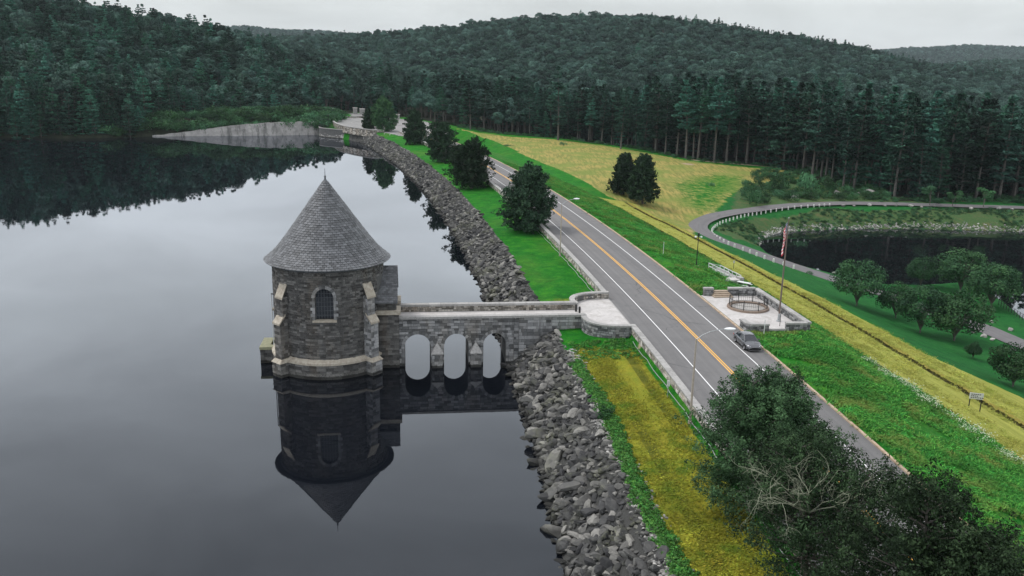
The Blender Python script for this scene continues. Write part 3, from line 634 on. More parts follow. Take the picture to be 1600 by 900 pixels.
# ================================================================== GATE TOWER
TC = LF(-43.25, 157.5, 0)
def TF(a, r, z):                              # a = 0 faces the camera side, grows towards the bridge
    return Vector((EO[0]*math.sin(a)*r-ES[0]*math.cos(a)*r, EO[1]*math.sin(a)*r-ES[1]*math.cos(a)*r, z))
tower = empty('gate_tower', TC, 0, 'round dark granite tower with a tall slate cone roof standing in the lake', 'tower')
RT = 6.5
def arch_hw(z, zb, zs, hw, zt):               # half width of an arched hole at height z
    if z < zb or z > zt: return -1
    if z <= zs: return hw
    return hw*math.sqrt(max(0, 1-((z-zs)/(zt-zs))**2))
WZB, WZS, WZT, WHW = 7.15, 9.75, 10.85, 1.05
WIN_A = (0.0, PI, -PI/2)
core = MB(); na, nzs = 180, 90; zz = np.linspace(-4, 13.3, nzs+1)
for k in range(nzs):
    zc = (zz[k]+zz[k+1])/2
    for j in range(na):
        a = 2*PI*(j+.5)/na; skip = False
        for wa in WIN_A:
            da = (a-wa+PI) % (2*PI)-PI
            if abs(da*RT) < arch_hw(zc, WZB, WZS, WHW+.12, WZT+.12): skip = True
        if skip: continue
        a0, a1 = 2*PI*j/na, 2*PI*(j+1)/na; core.face([TF(a0, RT, zz[k]), TF(a1, RT, zz[k]), TF(a1, RT, zz[k+1]), TF(a0, RT, zz[k+1])])
core.build('wall_core', M['mortar'], tower)
wallb = MB(); PX0 = 1.75
def t_holes(z, zt):
    out = []; h = max(arch_hw(q, WZB, WZS, WHW+.34, WZT+.34) for q in (z+.02, (z+zt)/2, zt-.02))
    if zt > WZB-.35 and z < WZB-.02: h = max(h, WHW+.45)
    if h > 0:
        for wa in WIN_A:
            c = wa % (2*PI); out.append((c*RT-h, c*RT+h))
            if c-h/RT < 0: out.append((c*RT-h+2*PI*RT, c*RT+h+2*PI*RT))
    if z < 11.2: out.append((RT*(PI/2)-2.9, RT*(PI/2)+2.9))
    return out
TWm = M['stone']
blocks(wallb, lambda x, d, z: TF(x/RT, RT+d, z), 0, 2*PI*RT, 2.25, 12.75, .25, (.28, .85), proud=.06, gap=.03, holes=t_holes, tr=.5, jit=.035)
wallb.build('stone_wall', TWm, tower)
pl = MB(); RP = 6.95
pl.lathe([(RP-.05, -4), (RP-.05, 1.75)], 96); blocks(pl, lambda x, d, z: TF(x/RP, RP-.04+d, z), 0, 2*PI*RP, -.4, 1.72, .36, (.5, 1.2), tr=.5, jit=.03)
pl.build('plinth', TWm, tower)
bd = MB()
bd.lathe([(RP-.2, 1.74), (RP+.12, 1.74), (RP+.12, 1.98), (RP-.02, 2.05), (RT+.04, 2.34), (RT-.1, 2.34)], 96); bd.build('string_course', M['cream'], tower, smooth=False)
cn = MB(); cn.lathe([(RT, 12.7), (RT+.2, 12.75), (RT+.25, 12.98), (7.32, 13.0), (7.4, 13.08), (RT, 13.2)], 96); cn.build('eaves_cornice', M['lead'], tower)
# roof
prof = [(7.42, 13.08), (6.75, 13.62), (5.95, 14.40), (5.0, 15.60), (3.2, 18.1), (.12, 22.45)]
ps = [np.array(p) for p in prof]; seg = [0]
for a, b in zip(ps[:-1], ps[1:]): seg.append(seg[-1]+np.hypot(*(b-a)))
def rp(t):
    t = min(max(t, 0), seg[-1]); i = max(k for k in range(len(ps)-1) if seg[k] <= t+1e-9); i = min(i, len(ps)-2); w = (t-seg[i])/(seg[i+1]-seg[i]); p = ps[i]+(ps[i+1]-ps[i])*w; d = (ps[i+1]-ps[i])/(seg[i+1]-seg[i]); return p, np.array([d[1], -d[0]])
rf = MB(); rf.lathe([(p[0]-.03, p[1]-.02) for p in prof], 96)
ex = .30; t = 0; k = 0; TL = seg[-1]
while t < TL-.35:
    p0, n0 = rp(t); p1, n1 = rp(min(t+ex*1.25, TL)); n = max(10, int(2*PI*p0[0]/.50)); off = (k % 2)*.5
    for j in range(n):
        g = .026/max(p0[0], .2); a0 = 2*PI*(j+off)/n+g; a1 = 2*PI*(j+1+off)/n-g; l = .075+random.uniform(-.012, .02); tn = random.uniform(-.5, .5); dt = random.uniform(-.012, .012)
        q0, _ = rp(t+dt if t > 0 else 0)
        b0 = q0+n0*l; b1 = p1+n1*.012; c0 = q0-n0*.01
        A = [TF(a0, b0[0], b0[1]), TF(a1, b0[0], b0[1]), TF(a1, b1[0], b1[1]), TF(a0, b1[0], b1[1])]
        rf.face(A, tn); rf.face([TF(a1, b0[0], b0[1]), TF(a0, b0[0], b0[1]), TF(a0, c0[0], c0[1]), TF(a1, c0[0], c0[1])], 1.6+tn)  # lower edge toned lighter: weathered rim, plus the light it catches painted in
        rf.face([A[0], A[3], TF(a0, p1[0], p1[1]), TF(a0, c0[0], c0[1])], tn); rf.face([A[2], A[1], TF(a1, c0[0], c0[1]), TF(a1, p1[0], p1[1])], tn)
    t += ex; k += 1
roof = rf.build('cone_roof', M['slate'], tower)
fn = MB(); fn.lathe([(.30, 21.95), (.26, 22.2), (.12, 22.5), (.09, 22.7), (.16, 22.78), (.09, 22.86), (.04, 22.95), (.022, 23.7), (0.0, 23.75)], 12); fn.build('finial', M['lead'], roof)
# windows
for wi, wa in enumerate(WIN_A):
    wroot = MB(); fr_ = lambda x, d, z, wa=wa: TF(wa+x/RT, RT+d, z)
    # voussoirs and jamb stones
    nv = 11
    for j in range(nv):
        q0, q1 = PI*j/nv+.012, PI*(j+1)/nv-.012; tn = random.uniform(-.4, .5)
        def arc(q, ro): return (math.cos(q)*(WHW+ro), WZS+math.sin(q)*(WZT-WZS+ro))
        p = [arc(q0, 0), arc(q0, .36), arc(q1, .36), arc(q1, 0)]
        wroot.box8([fr_(a, -.35, b) for a, b in p]+[fr_(a, .10, b) for a, b in p], tn)
    for sd in (-1, 1):
        z = WZB; kk = 0
        while z < WZS-.05:
            h = min(.37, WZS-z); w = .50 if kk % 2 else .30
            a, b = sd*WHW, sd*(WHW+w)
            p = [(a, z+.012), (b, z+.012), (b, z+h-.012), (a, z+h-.012)]
            wroot.box8([fr_(x, -.35, y) for x, y in p]+[fr_(x, .10, y) for x, y in p], random.uniform(-.4, .5)); z += h; kk += 1
    win = wroot.build('window', M['stone_bridge'], tower)
    sl_ = MB(); sl_.box((-WHW-.28, -.35, WZB-.28), (WHW+.28, .26, WZB-.015), fr_); sl_.build('sill', M['cream'], win)
    rv = MB(); ol = [(WHW, WZB)]+[(math.cos(q)*WHW, WZS+math.sin(q)*(WZT-WZS)) for q in np.linspace(0, PI, 17)]+[(-WHW, WZB)]
    for a, b in zip(ol[:-1], ol[1:]): rv.face([fr_(a[0], .02, a[1]), fr_(b[0], .02, b[1]), fr_(b[0], -.6, b[1]), fr_(a[0], -.6, a[1])])
    rv.build('reveal', M['stone_bridge'], win)
    gs = MB(); gs.face([fr_(x, -.45, z) for x, z in ol]); gs.build('pane', M['glass'], win)
    br = MB()
    for x in np.linspace(-.7, .7, 5):
        zt = WZS+(WZT-WZS)*math.sqrt(1-(x/WHW)**2); br.box((x-.022, -.43, WZB), (x+.022, -.38, zt), fr_)
    for z in np.arange(WZB+.45, WZT-.1, .52):
        hw = arch_hw(z, WZB, WZS, WHW, WZT); br.box((-hw, -.44, z-.02), (hw, -.375, z+.02), fr_)
    br.build('glazing_bars', M['lead'], win)
# buttresses
for ba in (-.82, .82, PI-.82, PI+.82):
    n_ = Vector((TF(ba, 1, 0).x, TF(ba, 1, 0).y, 0)); t_ = Vector((-n_.y, n_.x, 0))
    BF = lambda x, d, z, n_=n_, t_=t_: t_*x+n_*d+Vector((0, 0, z))
    b = MB(); w = .62
    def stage(r0, r1, z0, z1, w):
        b.box8([BF(-w+.03, r0, z0), BF(w-.03, r0, z0), BF(w-.03, r1-.04, z0), BF(-w+.03, r1-.04, z0), BF(-w+.03, r0, z1), BF(w-.03, r0, z1), BF(w-.03, r1-.04, z1), BF(-w+.03, r1-.04, z1)], 0)
        blocks(b, lambda x, d, z: BF(x, r1-.04+d, z), -w, w, z0, z1, .34, (.5, 1.2), tr=.5, tb=.1, jit=.03)
        blocks(b, lambda x, d, z: BF(w-.03+d, x, z), r0, r1, z0, z1, .34, (.4, .8), tr=.5, tb=.1, jit=.03)
        blocks(b, lambda x, d, z: BF(-w+.03-d, -x, z), -r1, -r0, z0, z1, .34, (.4, .8), tr=.5, tb=.1, jit=.03)
    stage(6.2, 8.0, -3.5, 1.72, .82); stage(6.2, 7.65, 2.1, 6.5, .62); stage(6.2, 7.15, 6.5, 9.55, .62)
    bo = b.build('buttress', M['stone_bridge'] if ba == .82 else M['stone'], tower)
    c = MB()
    c.box8([BF(-.9, 6.4, 1.73), BF(.9, 6.4, 1.73), BF(.9, 8.1, 1.73), BF(-.9, 8.1, 1.73), BF(-.66, 6.4, 2.25), BF(.66, 6.4, 2.25), BF(.66, 7.7, 2.12), BF(-.66, 7.7, 2.12)], .1)
    def cap(r0, r1, z0, z1, n):
        for k in range(n):
            f0, f1 = k/n, (k+1)/n-.015
            ra, za = r1+(r0-r1)*f0, z0+(z1-z0)*f0; rb, zb = r1+(r0-r1)*f1, z0+(z1-z0)*f1
            c.box8([BF(-.68, ra, za-.22), BF(.68, ra, za-.22), BF(.68, ra, za), BF(-.68, ra, za), BF(-.68, rb, zb-.22), BF(.68, rb, zb-.22), BF(.68, rb, zb+.0), BF(-.68, rb, zb+.0)], random.uniform(-.4, .4))
    c.build('base_moulding', M['cream'], bo); c = MB(); cap(6.85, 7.78, 6.5, 7.55, 2); c.build('cap_stone', M['cream'], bo); c = MB(); cap(6.5, 7.25, 9.5, 11.05, 3)
    c.build('cap_stone', M['cream'], bo)
# porch block between tower and bridge
AF = lambda o, s, z: LF(o, s, z)-TC
ax = MB(); oa, ob, sa, sb = -37.9, -34.85, 154.25, 161.05
ax.box((oa, sa+.05, -4), (ob-.05, sb-.05, 6.7), AF); ax.box((oa, sa+.35, 6.7), (ob-.35, sb-.35, 8.55), AF)
blocks(ax, lambda x, d, z: AF(x, sa+.05-d, z), oa, ob, -.4, 6.68, .33, (.45, .95), tr=.5, jit=.025)
blocks(ax, lambda x, d, z: AF(ob-.05+d, x, z), sa, sb, -.4, 6.68, .33, (.45, .95), tr=.5, holes=lambda z, zt: [(155.3, 160.0)])
blocks(ax, lambda x, d, z: AF(-x, sb-.05+d, z), -ob, -oa, -.4, 6.68, .33, (.45, .95), tr=.5)
blocks(ax, lambda x, d, z: AF(x, sa+.35-d, z), oa, ob-.3, 7.22, 8.5, .3, (.4, .9), tr=.4); blocks(ax, lambda x, d, z: AF(-x, sb-.35+d, z), -ob+.3, -oa, 7.22, 8.5, .3, (.4, .9), tr=.4)
blocks(ax, lambda x, d, z: AF(ob-.35+d, x, z), sa+.35, sb-.35, 7.22, 8.5, .3, (.4, .9), tr=.4, holes=lambda z, zt: [(156.9, 158.4)])
gz = 8.55
for k in range(9):                             # gable over the bridge
    z0, z1 = gz+k*.36, gz+(k+1)*.36; f = (z1-8.55)/(11.75-8.55); h = 3.05*(1-f)
    if h > .15: ax.box((ob-.72, 157.65-h, z0), (ob-.34, 157.65+h, z1), AF, random.uniform(-.3, .3))
porch = ax.build('porch', M['stone'], tower)
for a, b in (((oa, sa-.16, 6.72), (ob+.2, sa+.4, 7.2)), ((oa, sb-.4, 6.72), (ob+.2, sb+.16, 7.2)), ((ob-.4, sa+.42, 6.72), (ob+.2, 156.6, 7.18)), ((ob-.4, 158.7, 6.72), (ob+.2, sb-.42, 7.18))):
    cc = MB(); cc.box(a, b, AF); cc.build('cream_cornice', M['cream'], porch)
dr = MB(); dr.box((ob-.33, 156.95, 5.3), (ob-.26, 158.35, 8.1), AF); dr.build('door', M['iron'], porch)
pr = MB()
for sg in (-1, 1):
    e0, z0, e1, z1 = 157.65+sg*3.75, 8.30, 157.65, 11.95; L_ = math.hypot(e1-e0, z1-z0); o0, o1 = -39.0, ob-.12
    pr.box8([AF(o0, e0, z0-.1), AF(o1, e0, z0-.1), AF(o1, e1, z1-.1), AF(o0, e1, z1-.1), AF(o0, e0, z0), AF(o1, e0, z0), AF(o1, e1, z1), AF(o0, e1, z1)])
    t = 0; k = 0
    while t < L_-.1:
        x = o0-(k % 2)*.2
        while x < o1-.03:
            a, b = max(x+.015, o0), min(x+.42, o1); f0, f1 = t/L_, min((t+.30)/L_, 1)
            def Q(o, f, l): return AF(o, e0+(e1-e0)*f, z0+(z1-z0)*f+l)
            tn = random.uniform(-.5, .5); pr.face([Q(a, f0, .085), Q(b, f0, .085), Q(b, f1, .03), Q(a, f1, .03)], tn); pr.face([Q(a, f0, 0), Q(b, f0, 0), Q(b, f0, .085), Q(a, f0, .085)], tn)
            x += .44
        t += .26; k += 1
pr.build('porch_roof', M['slate'], porch)
# stone landing and ladder on the lake side
ld = empty('stone_landing', LF(-51.0, 158.6, 0), 0, 'low mossy stone landing block in the water left of the tower', 'landing')
q = MB(); LQ = lambda o, s, z: LF(o, s, z)-LF(-51.0, 158.6, 0)
q.box((-51.7, 157.0, -3), (-48.9, 160.6, 1.7), LQ); blocks(q, lambda x, d, z: LQ(x, 157.0-d, z), -51.75, -48.9, -.3, 1.68, .33, (.5, 1.1), tr=.5); blocks(q, lambda x, d, z: LQ(-51.7-d, -x, z), -160.6, -157.0, -.3, 1.68, .33, (.5, 1.1), tr=.5)
q.build('block', M['stone'], ld)
q = MB()
for a, b in (((-51.8, 156.9), (-48.9, 157.9)), ((-51.8, 159.8), (-48.9, 160.7)), ((-51.8, 157.92), (-50.6, 159.78))): q.box((a[0], a[1], 1.71), (b[0], b[1], 2.05), LQ, random.uniform(-.3, .3))
q.build('rim_stones', simple('mossy_stone', (.34, .33, .22), (.20, .21, .14), 2.5, .95, .04), ld)
q = MB(); q.box((-50.58, 157.95, 1.71), (-49.0, 159.75, 1.76), LQ); q.build('opening', M['glass'], ld)
lp = empty('gauge_pipe', LF(-50.15, 157.6, 0), 0, 'thin pale pipe rising from the water beside the tower', 'pipe')
q = MB(); q.tube([(0, 0, -1), (0, 0, 8.6)], .06, 8); q.build('pipe', M['white_metal'], lp)
q = MB(); q.tube([(.22, .1, -1), (.22, .1, 8.5)], .05, 8); q.box((-.05, -.05, 8.5), (.3, .15, 8.62)); q.build('rod', M['iron'], lp)
# ================================================================== BRIDGE
BR0 = LF(-24, 157.7, 0); BF2 = lambda o, s, z: LF(o, s, z)-BR0
bridge = empty('stone_bridge', BR0, 0, 'grey granite footbridge on three round arches joining the tower to the road', 'bridge')
ARC = [(-32.65, 1.58), (-27.95, 1.5), (-23.25, 1.42)]; AZS, AZT = 2.45, 4.05
core = MB(); N = 232
for sgn, sv in ((-1, 154.78), (1, 160.62)):
    for j in range(N):
        a = -34.9+(22.9)*j/N; b = -34.9+22.9*(j+1)/N; zb = -4
        for c, hw in ARC:
            m_ = (a+b)/2
            if abs(m_-c) < hw: zb = AZS+(AZT-AZS)*math.sqrt(1-((m_-c)/hw)**2)
        core.face([BF2(a, sv, zb), BF2(b, sv, zb), BF2(b, sv, 5.98), BF2(a, sv, 5.98)])
for c, hw in ARC:
    ol = [(c-hw, -4)]+[(c-hw*math.cos(q), AZS+(AZT-AZS)*math.sin(q)) for q in np.linspace(0, PI, 25)]+[(c+hw, -4)]
    for a, b in zip(ol[:-1], ol[1:]): core.face([BF2(a[0], 154.7, a[1]), BF2(b[0], 154.7, b[1]), BF2(b[0], 160.7, b[1]), BF2(a[0], 160.7, a[1])])
for sv0, sv1 in ((154.78, 155.22), (160.18, 160.62)): core.box((-34.9, sv0, 5.1), (-12.1, sv1, 5.99), BF2)
core.build('core', M['mortar'], bridge)
fc = MB()
def b_holes(z, zt):
    out = []
    for c, hw in ARC:
        h = max(arch_hw(q, -9, AZS, hw+.33, AZT+.33) for q in (z+.01, zt-.01))
        if h > 0: out.append((c-h, c+h))
    return out
for fr_ in (lambda x, d, z: BF2(x, 154.78-d, z),):
    blocks(fc, fr_, -34.9, -20.9, -.3, 5.95, .31, (.4, 1.0), holes=b_holes, tr=.5, jit=.025)
    blocks(fc, lambda x, d, z: BF2(x, 154.68-d, z), -20.9, -20.3, -.6, 5.95, .38, (.6, .7), tr=.5)
    blocks(fc, fr_, -20.3, -12.2, 0, 5.95, .40, (.5, 1.2), tr=.5, jit=.03, tb=.15)
blocks(fc, lambda x, d, z: BF2(-x, 160.62+d, z), 12.2, 34.9, -.3, 5.95, .34, (.4, 1.0), holes=lambda z, zt: [(-b, -a) for a, b in b_holes(z, zt)], tr=.5)
fc.build('stone_facing', M['stone_bridge'], bridge)
ip = MB(); blocks(ip, lambda x, d, z: BF2(-x, 155.22+d, z), 12.2, 34.9, 5.3, 5.97, .34, (.3, .7), tr=.5); ip.build('parapet_inner_face', M['stone_wall'], bridge); ip = MB(); blocks(ip, lambda x, d, z: BF2(x, 160.18-d, z), -34.9, -12.2, 5.3, 5.97, .24, (.25, .55), tr=.5, jit=.03)
ip.build('parapet_inner_face', M['stone_wall'], bridge)
for c, hw in ARC:
  for f0, f1 in ((154.95, 154.69), (160.45, 160.71)):
    vs = MB()
    for j in range(15):
        q0, q1 = PI*j/15+.01, PI*(j+1)/15-.01
        def arc(q, ro): return (c+math.cos(q)*(hw+ro), AZS+math.sin(q)*(AZT-AZS+ro))
        p = [arc(q0, 0), arc(q0, .40), arc(q1, .40), arc(q1, 0)]; tn = random.uniform(-.4, .5)
        vs.box8([BF2(a, f0, b) for a, b in p]+[BF2(a, f1, b) for a, b in p], tn)
    for sd in ((-1, 1) if f0 < 155 else ()):
        z = -.4
        while z < AZS-.05:
            h = min(.38, AZS-z); w = random.choice((.30, .42)); a, b = sorted((c+sd*hw, c+sd*(hw+w)))
            vs.box((a, 154.70, z+.012), (b, 154.95, z+h-.012), BF2, random.uniform(-.4, .5)); z += h
    vs.build('arch_ring', M['stone_bridge'], bridge)
for sv0, sv1 in ((154.55, 155.32), (160.08, 160.85)):
    cp = MB(); x = -34.85
    while x < -12.0:
        w = random.uniform(1.4, 2.2); b = min(x+w, -11.95); cp.box((x+.012, sv0, 5.99), (b-.012, sv1, 6.27+random.uniform(-.008, .008)), BF2, random.uniform(-.5, .5)); x = b
    cp.build('coping', M['coping'], bridge)
dk = MB(); dk.box((-35, 155.24, 4.6), (-12.0, 160.16, 5.30), BF2); dk.build('deck', M['conc'], bridge)
for o in (-30.3, -25.6):
    n_ = MB(); w = .62
    n_.box((o-w, 153.75, -4), (o+w, 154.75, 1.75), BF2); blocks(n_, lambda x, d, z: BF2(x, 153.75-d, z), o-w, o+w, -.3, 1.73, .36, (.4, .8), tr=.5); blocks(n_, lambda x, d, z: BF2(o-w-d, -x, z), -154.75, -153.75, -.3, 1.73, .36, (.4, .8)); blocks(n_, lambda x, d, z: BF2(o+w+d, x, z), 153.75, 154.75, -.3, 1.73, .36, (.4, .8))
    nb = n_.build('cutwater', M['stone_bridge'], bridge)
    c = MB(); A = [BF2(o-w-.12, 153.6, 1.76), BF2(o+w+.12, 153.6, 1.76), BF2(o+w+.12, 154.72, 1.76), BF2(o-w-.12, 154.72, 1.76)]; A2 = [v+Vector((0, 0, .14)) for v in A]; T = BF2(o, 154.66, 3.0)
    c.box8(A+A2); c.face([A2[0], A2[1], T]); c.face([A2[1], A2[2], T]); c.face([A2[3], A2[0], T]); c.build('pointed_cap', M['coping'], nb)
# ================================================================== TERRACES AND ROADSIDE WALLS
def so_pts(l): return [tuple(float(q) for q in xy(s, o)) for o, s in l]
near_c = smooth_line([(-12.25, 154.9), (-12.35, 153.3), (-11.7, 151.6), (-10.3, 150.5), (-8.6, 150.15), (-6.9, 150.2)], 4)
far_c = smooth_line([(-12.25, 160.5), (-12.45, 162.0), (-11.8, 163.7), (-10.3, 164.9), (-8.6, 165.35), (-6.75, 165.45)], 4)
stone_wall('curved_wall', so_pts(near_c), 3.9, 6.0, .5, 'curved grey stone wall bulging over the ochre lawn where the bridge meets the road', 'stone_bridge', ch=.3, bw=(.3, .7))
stone_wall('curved_wall', so_pts(far_c), 4.2, 6.05, .5, 'curved stone wall hooking round above the green lawn at the far side of the bridge', 'stone_wall', ch=.3, bw=(.3, .7))
terr = [(-12.2, 155.1), (-12.1, 153.4), (-11.5, 151.9), (-10.2, 150.8), (-8.6, 150.4), (-6.8, 150.4), (-6.8, 165.3), (-8.6, 165.1), (-10.2, 164.7), (-11.6, 163.6), (-12.2, 162.0), (-12.2, 160.3)]
tag(flat_poly('bridge_terrace', so_pts(terr), 5.315, M['conc']), kind='structure')
stone_wall('roadside_wall', [tuple(P3(s, -7.15, 0)[:2]) for s in np.arange(62, 150.3, 3)]+[tuple(P3(150.25, -7.15, 0)[:2])], 4.5, 5.95, .5, 'low stone wall with pale coping along the road in front of the ochre lawn', ch=.3, bw=(.3, .75), tb=.15)
stone_wall('roadside_wall', [tuple(P3(s, -7.2, 0)[:2]) for s in list(np.arange(165.5, 205, 3))+list(np.arange(205, 441, 6))], 4.5, 6.0, .5, 'long low stone wall with pale coping running between the green lawn and the road', ch=.34, bw=(.35, .9), tb=.1)
for s0, s1, lab in ((100, 149.6, 'thin white pipe lying at the foot of the wall beside the ochre lawn'), (167, 260, 'thin white pipe lying at the foot of the wall beside the green lawn')):
    q = MB(); pts = [P3(s, -7.75+.08*math.sin(s*.9), 4.85+.05*math.sin(s*1.7)) for s in np.arange(s0, s1, 1.6)]; q.tube(pts, .04, 6); tag(q.build('foot_pipe', M['galv']), lab, 'pipe')
for s, o in ((159.3, -12.35), (158.2, -12.1)):
    q = MB(); p = P3(s, o, 5.3); q.lathe([(.13, 0), (.13, .85), (.1, .95), (0, 1.0)], 12); b = q.build('bollard', M['iron'], loc=p); tag(b, 'short black bollard at the bridge mouth, nearer the far wall' if s > 159 else 'short black bollard at the bridge mouth, nearer the camera', 'bollard', 'bollards at the bridge mouth')
# memorial terrace on the downstream side
mt_ = [(6.5, 150.0), (6.5, 165.9), (14.1, 165.6), (14.1, 149.8)]
tag(flat_poly('memorial_terrace', so_pts(mt_), 5.385, M['conc']), kind='structure')
stone_wall('terrace_wall', so_pts([(6.85, 165.9), (8.15, 165.85)]), 5.2, 6.3, .45, 'short grey stone wall stub left of the terrace steps', 'stone_bridge', ch=.3, bw=(.3, .6))
stone_wall('terrace_wall', so_pts([(10.35, 165.8), (12, 165.7), (14.1, 165.6)]), 4.8, 6.3, .45, 'grey stone wall between the terrace steps and the corner', 'stone_bridge', ch=.3, bw=(.3, .6))
stone_wall('terrace_wall', so_pts([(14.35, 165.7), (14.4, 160), (14.4, 155), (14.4, 149.6)]), 3.6, 6.2, .5, 'long stone wall along the outer edge of the terrace behind the flagpole', 'stone_bridge', ch=.3, bw=(.3, .7))
stone_wall('terrace_wall', so_pts([(14.1, 149.55), (11.6, 149.7)]), 3.8, 6.2, .5, 'short stone return wall at the near outer corner of the terrace', 'stone_bridge', ch=.3, bw=(.3, .6))
stone_wall('terrace_wall', so_pts([(6.8, 151.6), (6.85, 149.6), (9.3, 149.5)]), 5.1, 6.15, .5, 'low corner wall of grey stone beside the parked car', 'stone_bridge', ch=.3, bw=(.3, .6))
q = MB(); q.box8([LF(9.4, 149.4, 5.4), LF(11.5, 149.4, 5.4), LF(11.5, 149.75, 5.4), LF(9.4, 149.75, 5.4), LF(9.4, 149.4, 5.62), LF(11.5, 149.4, 5.62), LF(11.5, 149.75, 5.62), LF(9.4, 149.75, 5.62)]); tag(q.build('stone_edging', M['coping']), 'flat pale edging stone between the two near terrace walls', 'edging')
stp = empty('terrace_steps', LF(9.25, 165.3, 5.38), 0, 'four tan stone steps rising out of the terrace to the grass', 'steps')
for k in range(4):
    q = MB(); b = LF(9.25, 165.3, 5.38); w = 1.35-.13*k; q.box((9.25-w, 164.6+k*.36, 5.38+.17*k), (9.25+w, 166.3, 5.38+.17*(k+1)-.002*k), lambda o, s, z: LF(o, s, z)-b, random.uniform(-.3, .3)); q.build('step', simple('tan_stone_step', (.42, .34, .26), (.28, .22, .17), 2.5, .9, .02) if k == 0 else stp.children[0].data.materials[0], stp)
# ring railing
rc = at(1168.5, 481, 5.385); RG = 2.45
ring = empty('ring_railing', (rc[0], rc[1], 5.385), 0, 'waist-high round black iron railing on a stone ring in the terrace', 'railing')
q = MB(); q.lathe([(RG-.22, 0), (RG-.22, .22), (RG+.22, .24), (RG+.26, 0)], 48); q.build('stone_ring', simple('brown_ring_stone', (.30, .23, .18), (.16, .12, .10), 3, .9, .02), ring)
q = MB(); q.lathe([(0.0, .03), (RG-.22, .03)], 48); q.build('inner_paving', simple('rough_paving', (.42, .40, .38), (.25, .24, .23), 2, .9, .02), ring)
q = MB()
for z, r in ((.35, .03), (1.28, .04), (.82, .02)): q.tube([(RG*math.cos(a), RG*math.sin(a), z) for a in np.linspace(0, 2*PI, 49)], r, 5, caps=False)
for a in np.arange(0, 2*PI, 2*PI/60): q.tube([(RG*math.cos(a), RG*math.sin(a), .35), (RG*math.cos(a), RG*math.sin(a), 1.28)], .012, 4, caps=False)
q.build('rails', M['iron'], ring)
for k in range(8):
    a = 2*PI*k/8+.3; q = MB(); q.box((-.04, -.04, 0), (.04, .04, 1.3)); q.build('post', M['iron'], ring, loc=(RG*math.cos(a), RG*math.sin(a), .2))
# flagpole and flag
fp = empty('flagpole', tuple(P3(153.4, 12.3, 5.385)), 0, 'tall brown flagpole with a pale foot standing by the terrace wall', 'flagpole')
q = MB(); q.tube([(0, 0, .9), (0, 0, 8), (0, 0, 13.0)], [.11, .09, .05], 10); q.build('pole', M['bronze'], fp)
q = MB(); q.lathe([(.3, 0), (.3, .1), (.17, .15), (.15, .95), (.11, 1.0)], 12); q.build('foot', M['galv'], fp)
q = MB(); q.lathe([(.02, 13.0), (.1, 13.1), (.02, 13.2)], 10); q.build('ball', M['galv'], fp)
fm = bpy.data.materials.new('flag_cloth'); fm.use_nodes = True; t = NT(fm); uv = t.node('ShaderNodeUVMap').outputs[0]; sx = t.node('ShaderNodeSeparateXYZ', {0: uv}); U_, V_ = sx.outputs[0], sx.outputs[1]
stp_ = t.math('GREATER_THAN', t.math('MODULO', t.math('MULTIPLY', V_, 13.0), 2.0), 1.0); c = t.mix(stp_, (.55, .02, .04), (.78, .76, .76))
can = t.math('MULTIPLY', t.math('LESS_THAN', U_, .4), t.math('GREATER_THAN', V_, 6/13)); sc = t.node('ShaderNodeCombineXYZ', {0: t.math('MULTIPLY', U_, 27.5), 1: t.math('MULTIPLY', V_, 18.)}).outputs[0]
vo = t.node('ShaderNodeTexVoronoi', {'Scale': 1.0, 'Randomness': 0.}, feature='F1'); t.l.new(sc, vo.inputs['Vector']); stars = t.math('LESS_THAN', vo.outputs['Distance'], .27)
c = t.mix(can, c, t.mix(stars, (.02, .03, .14), (.8, .8, .8))); t.color(c)
nu, nv = 26, 40; V = []; U = []
for i in range(nv+1):
    for j in range(nu+1):
        u, v = j/nu, i/nv                       # u along the fly, v down the hoist: hangs limp in folds
        drop = v*2.1+u*2.4*(.62+.38*v); reach = .62*u*(1-.35*u)*(1-.3*v)+.05; fold = math.sin(u*15+v*2)*(.13*u+.03)
        V.append((.08+reach+.04*math.sin(v*9), fold+.05*math.sin(v*7), 12.75-drop)); U.append((u, 1-v))
me = np_mesh('flag', np.array(V), quad_idx(nv+1, nu+1), smooth=True, uv=np.array(U), mats=[fm]); fl = link('flag', me, loc=tuple(P3(153.4, 12.3, 5.385))); fl.rotation_euler = (0, 0, PI+.3); tag(fl, 'red and white striped flag with a blue starred corner hanging limp on the pole', 'flag')
# street lamps
def cobra(s, o, z, h, label, reach=2.9):
    b = empty('street_lamp', tuple(P3(s, o, z)), s/R0-.02, label, 'street lamp', 'street lamps along the left road wall')
    q = MB(); q.tube([(0, 0, 0), (0, 0, h*.5), (0, 0, h)], [.12, .095, .065], 10); q.lathe([(.2, 0), (.2, .35), (.12, .42)], 10); q.build('pole', M['tan_pole'], b)
    q = MB(); q.tube([(0, 0, h-.1), (.5, 0, h+.32), (1.2, 0, h+.66), (2.0, 0, h+.85), (reach-.6, 0, h+.9)], [.05, .045, .04, .035, .035], 8); q.build('arm', M['galv'], b)
    q = MB()
    for k, (x, w, a, c_) in enumerate(((reach-.65, .06, -.05, .05), (reach-.45, .16, -.10, .11), (reach-.1, .21, -.14, .14), (reach+.25, .17, -.10, .10), (reach+.38, .05, -.03, .04))):
        for j in range(10):
            q.v.append((x, w*math.cos(2*PI*j/10), h+.9+(c_ if math.sin(2*PI*j/10) > 0 else -a)*math.sin(2*PI*j/10)))
    for k in range(4):
        for j in range(10): q.f.append((k*10+j, k*10+(j+1) % 10, (k+1)*10+(j+1) % 10, (k+1)*10+j)); q.t.append(0)
    q.f.append(tuple(range(10))); q.t.append(0); q.f.append(tuple(range(40, 50))[::-1]); q.t.append(0); q.build('lamp_head', M['lamp_glass'], b, smooth=True); return b
